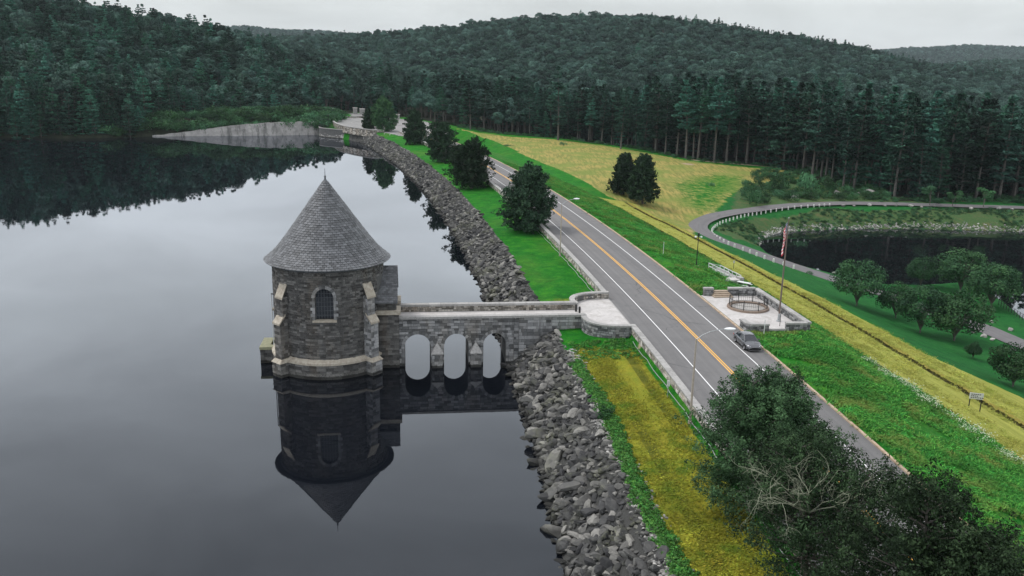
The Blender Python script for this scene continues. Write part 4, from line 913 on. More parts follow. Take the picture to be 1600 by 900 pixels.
cobra(124.6, -7.95, 4.6, 8.2, 'tan street lamp with curved arm reaching over the road beside the big near tree', 3.1)
cobra(194.6, -7.85, 4.6, 8.9, 'slim street lamp with curved arm beside the far stretch of wall', 2.6)
bl = empty('park_lamp', (*at(1088, 416, 3.4), 3.4), 0, 'black lamp post with white lantern arms on a pale pad in the slope grass', 'lamp post')
bz = Hs(bl.location.x, bl.location.y); bx_, by_ = at(1088, 416, bz); bl.location = (bx_, by_, Hs(bx_, by_))
q = MB(); q.box((-.55, -.55, -.3), (.55, .55, .08)); q.build('pad', M['conc'], bl)
q = MB(); q.lathe([(.2, .08), (.2, .2), (.11, .3), (.1, .9), (.075, 1.0), (.06, 5.2)], 10); q.box((-.13, -.13, 5.1), (.13, .13, 5.75)); q.build('post', M['iron'], bl)
q = MB(); q.tube([(-.5, 0, 5.15), (.5, 0, 5.15)], .03, 6)
for x in (-.48, .48): q.lathe([(.05, 4.95), (.16, 5.0), (.16, 5.18), (.04, 5.26)], 10, (x, 0))
q.build('lantern', M['lamp_glass'], bl); q = MB(); q.tube([(0, 0, 5.7), (0, 0, 8.0)], .02, 5); q.build('aerial', M['galv'], bl)
# ------------------------------------------------------------------ posts and signs
def slim_post(u, v, h, label, name='marker_post', mt='white_metal', r=.045, top=None):
    x, y = hit(u, v); z = Hs(x, y); b = empty(name, (x, y, z), 0, label, 'post'); q = MB(); q.tube([(0, 0, -.2), (0, 0, h)], r, 6); q.build('post', M[mt], b)
    if top: q = MB(); q.box((-top, -.03, h-.45), (top, .03, h)); q.build('plate', M['white_metal'], b)
    return b
slim_post(1193, 527, 2.2, 'slim white post in the grass just beyond the parked car'); slim_post(1036, 400, 2.4, 'slim white post in the slope grass left of the black lamp post')
slim_post(1146, 420, 1.6, 'thin dark post with a small plate beside the white stair railing', mt='iron', top=.16); slim_post(1218, 512, 2.2, 'thin dark stake beside the terrace flagpole', mt='iron', r=.035)
x, y = P3(131, -8.3, 0)[:2]; b = empty('marker_post', (x, y, 4.6), 0, 'white-topped post at the wall foot left of the near street lamp', 'post'); q = MB(); q.tube([(0, 0, -.2), (0, 0, 1.7)], .04, 6); q.build('post', M['galv'], b); q = MB(); q.box((-.14, -.03, 1.25), (.14, .03, 1.85)); q.build('plate', M['white_metal'], b)
x, y = hit(1522, 640); sg = empty('notice_sign', (x, y, Hs(x, y)), -.25, 'white notice board on two dark posts in the mown golden strip', 'sign')
for sx_ in (-.62, .62): q = MB(); q.box((sx_-.05, -.05, -.2), (sx_+.05, .05, 2.1)); q.build('post', M['iron'], sg)
q = MB(); q.box((-.75, -.10, 1.35), (.75, -.055, 2.1)); q.build('board', M['white_metal'], sg)
for r_, n_ in enumerate((5, 4, 6)):              # illegible lines of dark lettering
    q = MB(); z = 1.93-r_*.2; x_ = -.6
    for k in range(n_): w = random.uniform(.1, .2); q.box((x_, -.105, z-.05), (x_+w, -.101, z+.05)); x_ += w+.06
    q.build('text_line', M['iron'], sg)
x, y = hit(1340, 586); sb_ = MB(); sb_.box((-.8, -.4, -.1), (.8, .4, .12)); sb_ = sb_.build('concrete_cover', M['conc'], loc=(x, y, Hs(x, y)+.05)); sb_.rotation_euler = (-.0, .28, -.3); tag(sb_, 'small pale concrete slab lying in the green slope grass', 'slab')
# ------------------------------------------------------------------ white-railed stair down the slope
sr0 = np.array(hit(1107, 421)); sr1 = np.array(hit(1139, 436)); dd = (sr1-sr0); Ls = np.hypot(*dd); dd = dd/Ls; nn = np.array([-dd[1], dd[0]])
stair = empty('railed_stair', (sr0[0], sr0[1], Hs(*sr0)), 0, 'concrete stair with white two-rail railings going down the slope behind the terrace', 'stair')
oz = Hs(*sr0)
def SF(a, b, z): p = sr0+dd*a+nn*b; return Vector((p[0]-sr0[0], p[1]-sr0[1], Hs(*p)-oz+z))
for side in (0, 2.6):  # two flights of rail
    q = MB()
    for k in range(6): q.tube([SF(Ls*k/5, side, -.1), SF(Ls*k/5, side, 1.2)], .085, 6)
    for h in (.6, 1.15): q.tube([SF(Ls*k/5, side, h) for k in range(6)], .07, 6)
    q.build('railing', M['white_metal'], stair)
q = MB()
for h in (.6, 1.12): q.tube([SF(0, 0, h), SF(0, 2.6, h)], .04, 6)
q.build('railing', M['white_metal'], stair)
q = MB(); 
for k in range(9):
    a = Ls*k/9; p0 = [SF(a, .2, .02+.04), SF(a+Ls/9, .2, .06), SF(a+Ls/9, 2.4, .06), SF(a, 2.4, .06)]; zt = max(v.z for v in p0)
    q.box8([Vector((v.x, v.y, v.z-.3)) for v in p0]+[Vector((v.x, v.y, zt)) for v in p0])
q.build('step', M['coping'], stair)
x, y = hit(1141, 440); ln = empty('concrete_landing', (x, y, Hs(x, y)), .2, 'pale concrete box at the bottom of the white-railed stair', 'landing'); q = MB(); q.box((-1.7, -.8, -.6), (1.3, 1.0, .45)); q.build('slab', M['conc'], ln); q = MB(); q.box((1.35, -.7, -.6), (2.1, .8, .75)); q.build('box', M['coping'], ln)
x, y = hit(1162, 449); bn = empty('picnic_table', (x, y, Hs(x, y)+.05), -.7, 'white-topped table with benches behind the terrace corner', 'table')
q = MB(); q.box((-1.1, -.4, .75), (1.1, .4, .82)); q.build('tabletop', M['white_metal'], bn)
for sd in (-1, 1): q = MB(); q.box((-1.1, sd*.75-.15, .42), (1.1, sd*.75+.15, .48)); q.build('bench', M['white_metal'], bn)
for sx_ in (-.8, .8): q = MB(); q.box((sx_-.05, -.8, -.1), (sx_+.05, .8, .42)); q.box((sx_-.05, -.3, .42), (sx_+.05, .3, .745)); q.build('leg', M['iron'], bn)
# ------------------------------------------------------------------ white guard posts along the path
GP = smooth_line([hit(*p) for p in ((1296, 322), (1268, 324), (1235, 327), (1203, 332), (1175, 337), (1150, 342.5), (1130, 348.5), (1117, 356), (1112, 363), (1115, 370), (1126, 377), (1143, 385), (1164, 393), (1188, 402.5), (1215, 412), (1240, 420))], 10)
dl = [0]
for a, b in zip(GP[:-1], GP[1:]): dl.append(dl[-1]+np.hypot(*(np.array(b)-a)))
q = MB(); q.box((-.16, -.16, -.3), (.16, .16, .86)); q.box((-.11, -.11, .86), (.11, .11, .92)); gpost = None
for k in range(46):
    d = dl[-1]*k/45; x = np.interp(d, dl, [p[0] for p in GP]); y = np.interp(d, dl, [p[1] for p in GP]); z = Hs(x, y)
    if gpost is None: gpost = q.build('guard_post', simple('white_painted_post', (.80, .80, .77), (.62, .62, .58), 6, .7)); o_ = gpost
    else: o_ = gpost.copy(); COL.objects.link(o_)
    o_.location = (x, y, z); tag(o_, 'stubby white guard post on the inner edge of the hairpin path', 'post', 'white guard posts along the hairpin path')
# ------------------------------------------------------------------ parked car
cp_ = P3(144.7, 4.85, ZR+.004); car = empty('parked_car', tuple(cp_), 144.7/R0+PI, 'dark grey sedan parked at the kerb beside the terrace', 'car')   # +y is the nose
paintm = mat('grey_car_paint', (.14, .143, .155), .24, .6, .7); blackp = mat('black_plastic', (.015, .015, .017), .5); rubber = mat('tyre_rubber', (.015, .015, .015), .85); rimm = mat('alloy_rim', (.35, .35, .37), .3, .8); cg = mat('car_glass', (.02, .024, .03), .06, 0, .8)
L2, HW = 2.36, .92
st = [  # y, half width, sill z, shoulder z, centre z
 (-2.36, .66, .42, .82, .86), (-2.30, .80, .32, .90, .96), (-2.05, .88, .26, .95, 1.02), (-1.4, .91, .22, .95, 1.04), (-.5, .92, .20, .93, 1.0), (.4, .92, .20, .91, .98), (1.0, .91, .21, .88, .97), (1.6, .89, .24, .80, .90), (2.05, .84, .28, .70, .80), (2.28, .72, .32, .58, .66), (2.36, .55, .38, .50, .54)]
q = MB(); prof_n = 0
def wheelcut(y): return max(0, .36**2-min(abs(y-1.42), abs(y+1.42))**2)**.5
fine = []
for a, b in zip(st[:-1], st[1:]):
    n = max(1, int((b[0]-a[0])/.09)); fine += [tuple(a[i]+(b[i]-a[i])*k/n for i in range(5)) for k in range(n)]
fine.append(st[-1])
for y, w, z0, zs, zc in fine:
    wc = wheelcut(y); zl = max(z0, .33+wc) if wc > 0 else z0
    ring_ = [(-w*.80, z0), (-w*.97, zl), (-w, zl+.02), (-w*1.0, (zl+zs)/2+.08), (-w*.95, zs), (-w*.6, zc-.02), (0, zc), (w*.6, zc-.02), (w*.95, zs), (w*1.0, (zl+zs)/2+.08), (w, zl+.02), (w*.97, zl), (w*.80, z0)]
    prof_n = len(ring_)
    for x, z in ring_: q.v.append((x, y, z))
for k in range(len(fine)-1):
    for j in range(prof_n): q.f.append((k*prof_n+j, k*prof_n+(j+1) % prof_n, (k+1)*prof_n+(j+1) % prof_n, (k+1)*prof_n+j)); q.t.append(0)
q.f.append(tuple(range(prof_n))); q.t.append(0); q.f.append(tuple(range((len(fine)-1)*prof_n, len(fine)*prof_n))[::-1]); q.t.append(0)
body = q.build('body', paintm, car, smooth=True)
q = MB(); gh = [(-1.75, .74, .98), (-1.05, .60, 1.38), (-.3, .60, 1.45), (.35, .59, 1.41), (1.12, .76, .96)]   # greenhouse (y, half width, z)
def GH(i, f=1.0, l=0): y, w, z = gh[i]; return (w*f, y, z+l)
roofp = [(-1.05, .585, 1.38), (-.3, .60, 1.45), (.35, .58, 1.41)]
q.v = []; 
for y, w, z in roofp: q.v += [(-w, y, z), (-w*.8, y, z+.035), (0, y, z+.055), (w*.8, y, z+.035), (w, y, z)]
for k in range(2):
    for j in range(4): q.f.append((k*5+j, k*5+j+1, k*5+j+6, k*5+j+5)); q.t.append(0)
q.build('roof', paintm, car, smooth=True)
def pil(a, b, r=.035): q2.tube([a, b], r, 5)
for s_ in (-1, 1):
    q2 = MB(); pil((s_*.76, 1.12, .94), (s_*.58, .35, 1.41)); pil((s_*.80, -1.75, .96), (s_*.585, -1.05, 1.38), .05); pil((s_*.83, -.35, .94), (s_*.60, -.3, 1.44), .03); pil((s_*.585, -1.05, 1.385), (s_*.60, -.3, 1.45), .03); pil((s_*.60, -.3, 1.45), (s_*.58, .35, 1.415), .03)
    q2.build('window_frame', paintm, car)
q = MB(); q.face([(-.74, 1.12, .955), (.74, 1.12, .955), (.57, .36, 1.41), (-.57, .36, 1.41)]); q.face([(-.57, .36, 1.41), (.57, .36, 1.41), (.57, .34, 1.405), (-.57, .34, 1.405)]); q.build('windscreen', cg, car)
q = MB(); q.face([(.74, -1.75, .97), (-.74, -1.75, .97), (-.575, -1.06, 1.375), (.575, -1.06, 1.375)]); q.build('rear_window', cg, car)
for s_ in (-1, 1):
    q = MB(); q.face([(s_*.83, -.33, .94), (s_*.77, 1.05, .95), (s_*.585, .35, 1.40), (s_*.60, -.3, 1.43)]); q.build('side_window', cg, car)
    q = MB(); q.face([(s_*.79, -1.7, .97), (s_*.83, -.37, .94), (s_*.60, -.32, 1.43), (s_*.585, -1.05, 1.37)]); q.build('side_window', cg, car)
    q = MB(); q.box8([(s_*.86, .82, .95), (s_*1.04, .85, .97), (s_*1.04, .95, .97), (s_*.86, .92, .95), (s_*.86, .82, 1.08), (s_*1.03, .85, 1.09), (s_*1.03, .94, 1.09), (s_*.86, .92, 1.08)]); q.build('wing_mirror', paintm, car)
    q = MB(); q.box8([(s_*.50, 2.29, .50), (s_*.80, 2.10, .55), (s_*.78, 2.02, .55), (s_*.50, 2.18, .50), (s_*.50, 2.27, .65), (s_*.82, 2.03, .72), (s_*.78, 1.95, .72), (s_*.50, 2.16, .67)]); q.build('headlight', mat('headlight_lens', (.8, .82, .85), .12, .1, .8) if s_ < 0 else bpy.data.materials['headlight_lens'], car)
    q = MB(); q.box((min(s_*.5, s_*.82), -2.37, .66), (max(s_*.5, s_*.82), -2.2, .82)); q.build('tail_light', mat('tail_light_lens', (.3, .01, .01), .3) if s_ < 0 else bpy.data.materials['tail_light_lens'], car)
q = MB(); q.box8([(-.42, 2.30, .28), (.42, 2.30, .28), (.42, 2.2, .28), (-.42, 2.2, .28), (-.36, 2.385, .54), (.36, 2.385, .54), (.36, 2.2, .56), (-.36, 2.2, .56)]); q.box((-.7, 2.15, .24), (.7, 2.36, .34)); q.build('grille', blackp, car)
q = MB(); q.box((-.45, 2.375, .535), (.45, 2.40, .565)); q.box((-.75, 2.33, .235), (.75, 2.375, .26)); q.build('chrome_strip', rimm, car)
for sx_ in (-1, 1):
    for yy in (-1.42, 1.42):
        wq = MB(); wq.lathe([(.20, -.11), (.30, -.115), (.335, -.08), (.335, .08), (.30, .115), (.20, .11)], 24); wh = wq.build('wheel', rubber, car, smooth=True); wh.rotation_euler = (0, PI/2, 0); wh.location = (sx_*.82, yy, .335)
        rq = MB(); rq.lathe([(0, .06*1), (.06, .09), (.2, .07), (.22, .112)], 20); rq.lathe([(0, -.06), (.06, -.09), (.2, -.07), (.22, -.112)], 20); rq.build('rim', rimm, wh)
# ================================================================== FAR END OF THE DAM
cliffm = mat('pale_cut_rock', (.33, .32, .31), .9, 0, .2); t = NT(cliffm); p = t.pos(); f = t.noise(t.map(p, (1, 1, .18)), .5, 7, .7); g = t.noise(p, .25, 6, .65); h = t.noise(p, 1.6, 5, .7)
c = t.mix(t.rng(g, .35, .65), (.40, .385, .375), (.25, .243, .237)); c = t.mix(t.rng(f, .52, .62, 0, .75), c, (.10, .10, .095)); c = t.mix(t.rng(h, .55, .8, 0, .5), c, (.13, .12, .11)); t.color(c); t.bump(t.math('ADD', f, h), .8, .3)
def face_wall(name, line, tops, label, cat, mt, lean=.18, rough=.35, z0=-4, thick=3.0, nz_=9):
    L, fr = path_frame(line); n = int(L/1.2)+2; xs = np.linspace(0, L, n); seg_ = [0]
    for a, b in zip(line[:-1], line[1:]): seg_.append(seg_[-1]+math.hypot(b[0]-a[0], b[1]-a[1]))
    q = MB(); m_ = nz_+2
    for i, x in enumerate(xs):
        zt = float(np.interp(x, seg_, tops))+ (vnoise(x, 3.3, 3.1, 2)*rough*1.6)
        for k in range(nz_): z = z0+(zt-z0)*k/(nz_-1); d = -(z-z0)*lean+float(vnoise(x, z*2, 2.3, 4))*rough; v = fr(x, d, z); q.v.append(tuple(v))
        for dth in (thick*.5, thick): v = fr(x, -dth-(zt-z0)*lean, zt-.1); q.v.append(tuple(v))
    for i in range(n-1):
        for k in range(m_-1): q.f.append((i*m_+k, (i+1)*m_+k, (i+1)*m_+k+1, i*m_+k+1)); q.t.append(0)
    o = q.build(name, mt, smooth=False); tag(o, label, cat); return o
CL = [at(u, v, 0) for u, v in ((238, 213.5), (300, 213), (360, 212.5), (430, 212), (499, 211))]
face_wall('rock_cliff', CL, [.3, 2.4, 4.7, 6.0, 6.4], 'long pale cut rock face dropping into the lake on the far shore', 'cliff', cliffm)
rw_line = smooth_line([at(499, 211, 0), at(499.5, 213, 0), at(508, 214.5, 0), at(524, 216, 0), at(540, 217.5, 0), at(553, 220, 0)], 5)
rwm = stone_mat('retaining_stone', [(.20, .19, .18), (.29, .28, .27), (.38, .37, .36)], .8, (.12, .11, .10), .5, 1.2)
q = MB(); Lr, frr = path_frame(rw_line); blocks(q, lambda x, d, z: frr(x, d-(z*.03), z), 0, Lr, -.5, 4.0, .5, (.7, 1.6), proud=.05, tr=.5)
rwall = empty('retaining_wall', (*rw_line[0][:2], 0), 0, 'curved stone retaining wall rounding the far corner of the lake', 'wall')
for o in (): pass
q.v = [(a-rwall.location.x, b-rwall.location.y, c) for a, b, c in q.v]; q.build('stone_facing', rwm, rwall)
q = sweep([(.02, -4), (.0, 4.0), (-.9, 4.0), (-.9, -4)], [Vector((p[0]-rwall.location.x, p[1]-rwall.location.y, 0)) for p in rw_line]); q.build('core', M['mortar'], rwall)
q = sweep([(.12, 4.0), (.12, 4.28), (-.7, 4.28), (-.7, 4.0)], [Vector((p[0]-rwall.location.x, p[1]-rwall.location.y, 0)) for p in rw_line]); q.build('coping', M['coping'], rwall)
fe = empty('iron_fence', (*rw_line[0][:2], 4.25), 0, 'black iron picket fence on top of the curved retaining wall', 'fence')
q = MB(); PL = [Vector((frr(x, -.3, 0).x-rw_line[0][0], frr(x, -.3, 0).y-rw_line[0][1], 0)) for x in np.linspace(0, Lr, 30)]
q.tube([v+Vector((0, 0, 1.3)) for v in PL], .035, 5); q.tube([v+Vector((0, 0, .2)) for v in PL], .03, 5); q.build('rails', M['iron'], fe)
q = MB()
for x in np.arange(0, Lr, .28): v = frr(x, -.3, 0); a = Vector((v.x-rw_line[0][0], v.y-rw_line[0][1], .05)); q.tube([a, a+Vector((0, 0, 1.45))], .022, 4)
q.build('pickets', M['iron'], fe)
turn = smooth_line([(-57, 380.2), (-64.5, 383.5), (-78.5, 402), (-88.5, 428), (-92.5, 452.5), (-88.5, 466), (-80, 474)], 5)
stone_wall('parapet_wall', [tuple(p) for p in turn], 3.0, 6.0, .6, 'low curved parapet wall round the lake side of the turning circle', 'stone_wall', ch=.5, bw=(.7, 1.5), cw=.14, chh=.25, joint=3)
isl = []; ic = (-66, 437)
for a in np.linspace(0, 2*PI, 33): isl.append(Vector((ic[0]+15*math.cos(a), ic[1]+22*math.sin(a), 5.2)))
q = sweep([(-.2, -.1), (-.2, .2), (.2, .2), (.2, -.1)], isl); tag(q.build('island_kerb', M['coping']), kind='structure')
for u, v, w, h, lab in ((520, 178, 2.0, 3.2, 'white stone gate pillar at the far left of the turning circle'), (555, 178, 2.2, 3.4, 'left one of the white stone pillars at the forest edge beyond the turning circle'), (566, 178.5, 2.6, 3.0, 'right one of the white stone pillars at the forest edge beyond the turning circle'), (622, 186, 1.5, 2.4, 'pale stone pillar by the road between the two far cedars')):
    x, y = at(u, v, 5.3); pg = empty('stone_pillar', (x, y, 5.1), .3, lab, 'pillar'); q = MB(); q.box((-w/2, -w/2, 0), (w/2, w/2, h)); blocks(q, lambda x_, d, z: Vector((x_, -w/2-d, z)), -w/2, w/2, 0, h, .4, (.5, 1)); q.build('shaft', M['coping'], pg); q = MB(); q.box((-w/2-.2, -w/2-.2, h+.002), (w/2+.2, w/2+.2, h+.35)); q.build('cap', M['conc'], pg)
ld_ = empty('lake_lamp', (*at(513.5, 199, 4.6), 4.4), 0, 'dark lamp post standing by the fence at the far corner of the lake', 'lamp post'); q = MB(); q.tube([(0, 0, 0), (0, 0, 5.6)], .09, 6); q.build('post', M['iron'], ld_); q = MB(); q.box((-.3, -.3, 5.6), (.3, .3, 6.1)); q.build('lantern', M['iron'], ld_)
x, y = at(1214, 258, -2.6); sh = empty('log_shelter', (x, y+6, Hs(x, y+6)), .1, 'small open reddish shed under the pines at the field edge', 'shed'); q = MB()
for a in (-3, 0, 3):
    for b_ in (-2, 2): q.box((a-.12, b_-.12, 0), (a+.12, b_+.12, 2.5))
q.build('post', simple('red_brown_timber', (.16, .06, .045), (.1, .04, .03), 2), sh); q = MB(); q.box8([(-3.6, -2.6, 2.4), (3.6, -2.6, 2.4), (3.6, 0, 3.5), (-3.6, 0, 3.5), (-3.6, -2.6, 2.55), (3.6, -2.6, 2.55), (3.6, 0, 3.65), (-3.6, 0, 3.65)]); q.box8([(-3.6, 0, 3.5), (3.6, 0, 3.5), (3.6, 2.6, 2.4), (-3.6, 2.6, 2.4), (-3.6, 0, 3.652), (3.6, 0, 3.652), (3.6, 2.6, 2.55), (-3.6, 2.6, 2.55)]); q.build('roof', M['wood'], sh)
# fence along the pond at the right
fa, fb = np.array(hit(1560, 476)), np.array(hit(1660, 540)); n = 22; pf = empty('pond_fence', (*fa, Hs(*fa)), 0, 'dark rail fence along the pond edge at the far right', 'fence'); q = MB(); q2 = MB(); oz = Hs(*fa)
pts = [fa+(fb-fa)*k/n for k in range(n+1)]; zs = [Hs(*p)-oz for p in pts]
for p_, z in zip(pts, zs): q.tube([(p_[0]-fa[0], p_[1]-fa[1], z-.2), (p_[0]-fa[0], p_[1]-fa[1], z+1.3)], .06, 5)
for h in (.5, .85, 1.2): q2.tube([(p_[0]-fa[0], p_[1]-fa[1], z+h) for p_, z in zip(pts, zs)], .035, 5)
q.build('posts', M['iron'], pf); q2.build('rails', M['iron'], pf)
# ================================================================== SCATTER TOOL (for what nobody could count)
LIB = bpy.data.collections.new('scatter_sources')            # not linked to the scene
def lib_col(name, meshes):
    c = bpy.data.collections.new(name)
    for i, me in enumerate(meshes): o = bpy.data.objects.new('%s_%02d' % (name, i), me); c.objects.link(o)
    return c
def scatter(name, pts, rotz, scale, idx, coll, tilt=None, kind='stuff', label=None, cat=None):
    pts = np.asarray(pts, np.float32); n = len(pts); me = bpy.data.meshes.new(name); me.vertices.add(n); me.vertices.foreach_set('co', pts.ravel())
    rot = np.zeros((n, 3), np.float32); rot[:, 2] = rotz
    if tilt is not None: rot[:, :2] = tilt
    a = me.attributes.new('rot', 'FLOAT_VECTOR', 'POINT'); a.data.foreach_set('vector', rot.ravel())
    sc = np.asarray(scale, np.float32); sc = np.repeat(sc[:, None], 3, 1) if sc.ndim == 1 else sc
    a = me.attributes.new('scl', 'FLOAT_VECTOR', 'POINT'); a.data.foreach_set('vector', sc.ravel())
    a = me.attributes.new('idx', 'INT', 'POINT'); a.data.foreach_set('value', np.asarray(idx, np.int32))
    me.update(); o = bpy.data.objects.new(name, me); COL.objects.link(o)
    ng = bpy.data.node_groups.new('scatter_'+name, 'GeometryNodeTree'); ng.interface.new_socket('Geometry', in_out='INPUT', socket_type='NodeSocketGeometry'); ng.interface.new_socket('Geometry', in_out='OUTPUT', socket_type='NodeSocketGeometry')
    N, Lk = ng.nodes, ng.links; gi = N.new('NodeGroupInput'); go = N.new('NodeGroupOutput'); m2p = N.new('GeometryNodeMeshToPoints'); ip_ = N.new('GeometryNodeInstanceOnPoints'); ci = N.new('GeometryNodeCollectionInfo')
    ci.inputs['Collection'].default_value = coll; ci.inputs['Separate Children'].default_value = True; ci.inputs['Reset Children'].default_value = True; ip_.inputs['Pick Instance'].default_value = True
    def na(nm, ty): q = N.new('GeometryNodeInputNamedAttribute'); q.data_type = ty; q.inputs['Name'].default_value = nm; return q.outputs['Attribute']
    Lk.new(gi.outputs[0], m2p.inputs[0]); Lk.new(m2p.outputs[0], ip_.inputs['Points']); Lk.new(ci.outputs[0], ip_.inputs['Instance']); Lk.new(na('idx', 'INT'), ip_.inputs['Instance Index'])
    e2r = N.new('FunctionNodeEulerToRotation'); Lk.new(na('rot', 'FLOAT_VECTOR'), e2r.inputs[0]); Lk.new(e2r.outputs[0], ip_.inputs['Rotation']); Lk.new(na('scl', 'FLOAT_VECTOR'), ip_.inputs['Scale']); Lk.new(ip_.outputs[0], go.inputs[0])
    md = o.modifiers.new('scatter', 'NODES'); md.node_group = ng; return tag(o, label, cat, None, kind)
def in_view(x, y, z, m=.10):
    """is the point within the photograph's field of view, with a margin"""
    z = z-CAMZ; d = y*math.cos(PITCH)-z*math.sin(PITCH); up = y*math.sin(PITCH)+z*math.cos(PITCH); d = np.maximum(d, .1)
    u = 800+F_PX*x/d; v = 450-F_PX*up/d; return (u > -1600*m) & (u < 1600*(1+m)) & (v > -1600*m) & (v < 900+1600*m), u, v, d
# ------------------------------------------------------------------ rocks
def rock_mesh(seed, sub=2, name='rock', mt='rock'):
    r = random.Random(seed); bm = bmesh.new(); bmesh.ops.create_icosphere(bm, subdivisions=sub, radius=.5)
    pl = [(Vector((r.gauss(0, 1), r.gauss(0, 1), r.gauss(0, 1))).normalized(), r.uniform(.20, .40)) for _ in range(10)]
    for v in bm.verts:
        for n_, d in pl:
            k = v.co.dot(n_)-d
            if k > 0: v.co -= n_*k
        v.co += Vector((r.gauss(0, 1), r.gauss(0, 1), r.gauss(0, 1)))*.006
    sx_, sy_, sz_ = r.uniform(1.1, 1.7), r.uniform(.85, 1.2), r.uniform(.55, .9)
    for v in bm.verts: v.co.x *= sx_; v.co.y *= sy_; v.co.z *= sz_
    me = bpy.data.meshes.new(name); bm.to_mesh(me); bm.free(); a = me.attributes.new('tone', 'FLOAT', 'FACE'); a.data.foreach_set('value', [r.uniform(-.5, .5) for _ in me.polygons]); me.materials.append(M[mt]); return me
rocks = [rock_mesh(i) for i in range(9)]; rocks_far = [rock_mesh(i, 1) for i in range(7)]; rocks_pale = [rock_mesh(50+i, 1, 'pale_rock', 'rock_pale') for i in range(5)]
R_near = lib_col('riprap_src', rocks); R_far = lib_col('riprap_far_src', rocks_far); R_pale = lib_col('pale_rock_src', rocks_pale)
def rip(sa, sb, step):
    P = []
    s = sa
    while s < sb:
        st_ = step*(1+max(0, s-160)/500)
        o = -22.3
        while o < -15.6:
            P.append((s+random.uniform(-.4, .4)*st_, o+random.uniform(-.4, .4)*st_)); o += st_*.72
        s += st_
    return np.array(P)
P = rip(60, 467, .60); px_, py_ = xy(P[:, 0], P[:, 1]); keep = ~((P[:, 0] > 154.2) & (P[:, 0] < 161.2) & (P[:, 1] > -40)); P = P[keep]; px_ = px_[keep]; py_ = py_[keep]
# the riprap climbs against the bridge and thins out at the grass
edge = -15.75+.7*vnoise(P[:, 0], P[:, 0]*0, 5, 6)+1.1*np.exp(-((P[:, 0]-152)/2.4)**2)+.7*sstep(P[:, 0], 60, 62)*(P[:, 0] < 118); keep = P[:, 1] < edge; P = P[keep]; px_ = px_[keep]; py_ = py_[keep]
wl_ = -21.9-1.0*vnoise(P[:, 0], P[:, 0]*0, 7, 9)-.9*sstep(P[:, 0], 200, 300); keep = P[:, 1] > wl_+rng.uniform(-.3, .3, len(P)); P = P[keep]; px_ = px_[keep]; py_ = py_[keep]
pz_ = H(px_, py_); n = len(P); size = np.exp(rng.normal(-.10, .36, n))*.76; size = np.clip(size, .35, 1.9); small = (P[:, 1] > -17.0) & (rng.random(n) < .75); size[small] *= .55
pz_ = pz_+size*rng.uniform(.0, .22, n); iv, u_, v_, d_ = in_view(px_, py_, pz_, .12); app = size/d_*F_PX; app[~iv] = 0
order = np.argsort(-app); big = order[:290]; rest = np.setdiff1d(order[290:], np.where(~iv)[0])
for k, i in enumerate(big):
    o_ = bpy.data.objects.new('boulder', rocks[i % 9]); COL.objects.link(o_); o_.location = (px_[i], py_[i], pz_[i]); o_.rotation_euler = (rng.uniform(-.6, .6), rng.uniform(-.6, .6), rng.uniform(0, 6.28)); o_.scale = (size[i],)*3
    tag(o_, 'angular grey granite boulder in the near rock bank between the lake and the ochre lawn', 'boulder', 'boulders of the near rock bank')
nr_ = rest[d_[rest] < 200]; fr__ = rest[d_[rest] >= 200]
for nm, ids, cl, k in (('riprap', nr_, R_near, 9), ('riprap', fr__, R_far, 7)):
    scatter(nm, np.c_[px_, py_, pz_][ids], rng.uniform(0, 6.28, len(ids)), size[ids], rng.integers(0, k, len(ids)), cl, rng.uniform(-.6, .6, (len(ids), 2)), label='bank of piled angular grey stones between water and grass', cat='rocks')
# small pale stones along the top of the near bank, waterline stones of pond and far shore
q = []
for _ in range(2600):
    s = random.uniform(60, 147); o = -15.6+.7*float(vnoise(s, 0, 5, 6))+random.gauss(.25, .45)-.2; q.append((s, o))
q = np.array(q); a, b = xy(q[:, 0], q[:, 1]); scatter('gravel_edge', np.c_[a, b, H(a, b)+.04], rng.uniform(0, 6, len(q)), rng.uniform(.12, .42, len(q)), rng.integers(0, 5, len(q)), R_pale, label='strip of small pale stones where the rock bank meets the lawn', cat='gravel')
def along(line, n, spread, zoff, lo, hi, name, label):
    L = smooth_line(line, 8); dl_ = [0]
    for a, b in zip(L[:-1], L[1:]): dl_.append(dl_[-1]+np.hypot(*(np.array(b)-a)))
    d = rng.uniform(0, dl_[-1], n); x = np.interp(d, dl_, [p[0] for p in L])+rng.normal(0, spread, n); y = np.interp(d, dl_, [p[1] for p in L])+rng.normal(0, spread, n); z = H(x, y)+zoff
    scatter(name, np.c_[x, y, z], rng.uniform(0, 6, n), rng.uniform(lo, hi, n), rng.integers(0, 5, n), R_pale, label=label, cat='rocks')
along([at(u, v, -12) for u, v in ((1190, 383), (1193, 372), (1212, 364), (1245, 360), (1330, 357), (1450, 357), (1600, 361), (1750, 364))], 1300, .8, .05, .22, .85, 'shore_stones', 'pale stones along the far waterline of the pond')
along([at(u, v, 0) for u, v in ((140, 214), (180, 212.5), (235, 212))], 130, 1.2, .3, .5, 1.6, 'shore_stones', 'heap of pale stones on the far lake shore left of the rock face')
for k, (u, v, sz) in enumerate(((1317, 321.5, 1.8), (1334, 321, 1.3), (1358, 320.5, 1.9), (1382, 321, 1.5), (1399, 320.5, 2.0), (1423, 322, 1.9), (1440, 323, 1.5), (1460, 322, 1.2), (1518, 325.5, 1.8), (1562, 326, 2.0), (1581, 327, 1.6))):
    x, y = hit(u, v+1.5); o_ = bpy.data.objects.new('path_boulder', rocks_pale[k % 5]); COL.objects.link(o_); o_.location = (x, y, Hs(x, y)+sz*.2); o_.scale = (sz*.9,)*3; o_.rotation_euler = (0, 0, k*1.7); tag(o_, 'pale boulder edging the far path above the pond bank', 'boulder', 'pale boulders edging the far path')
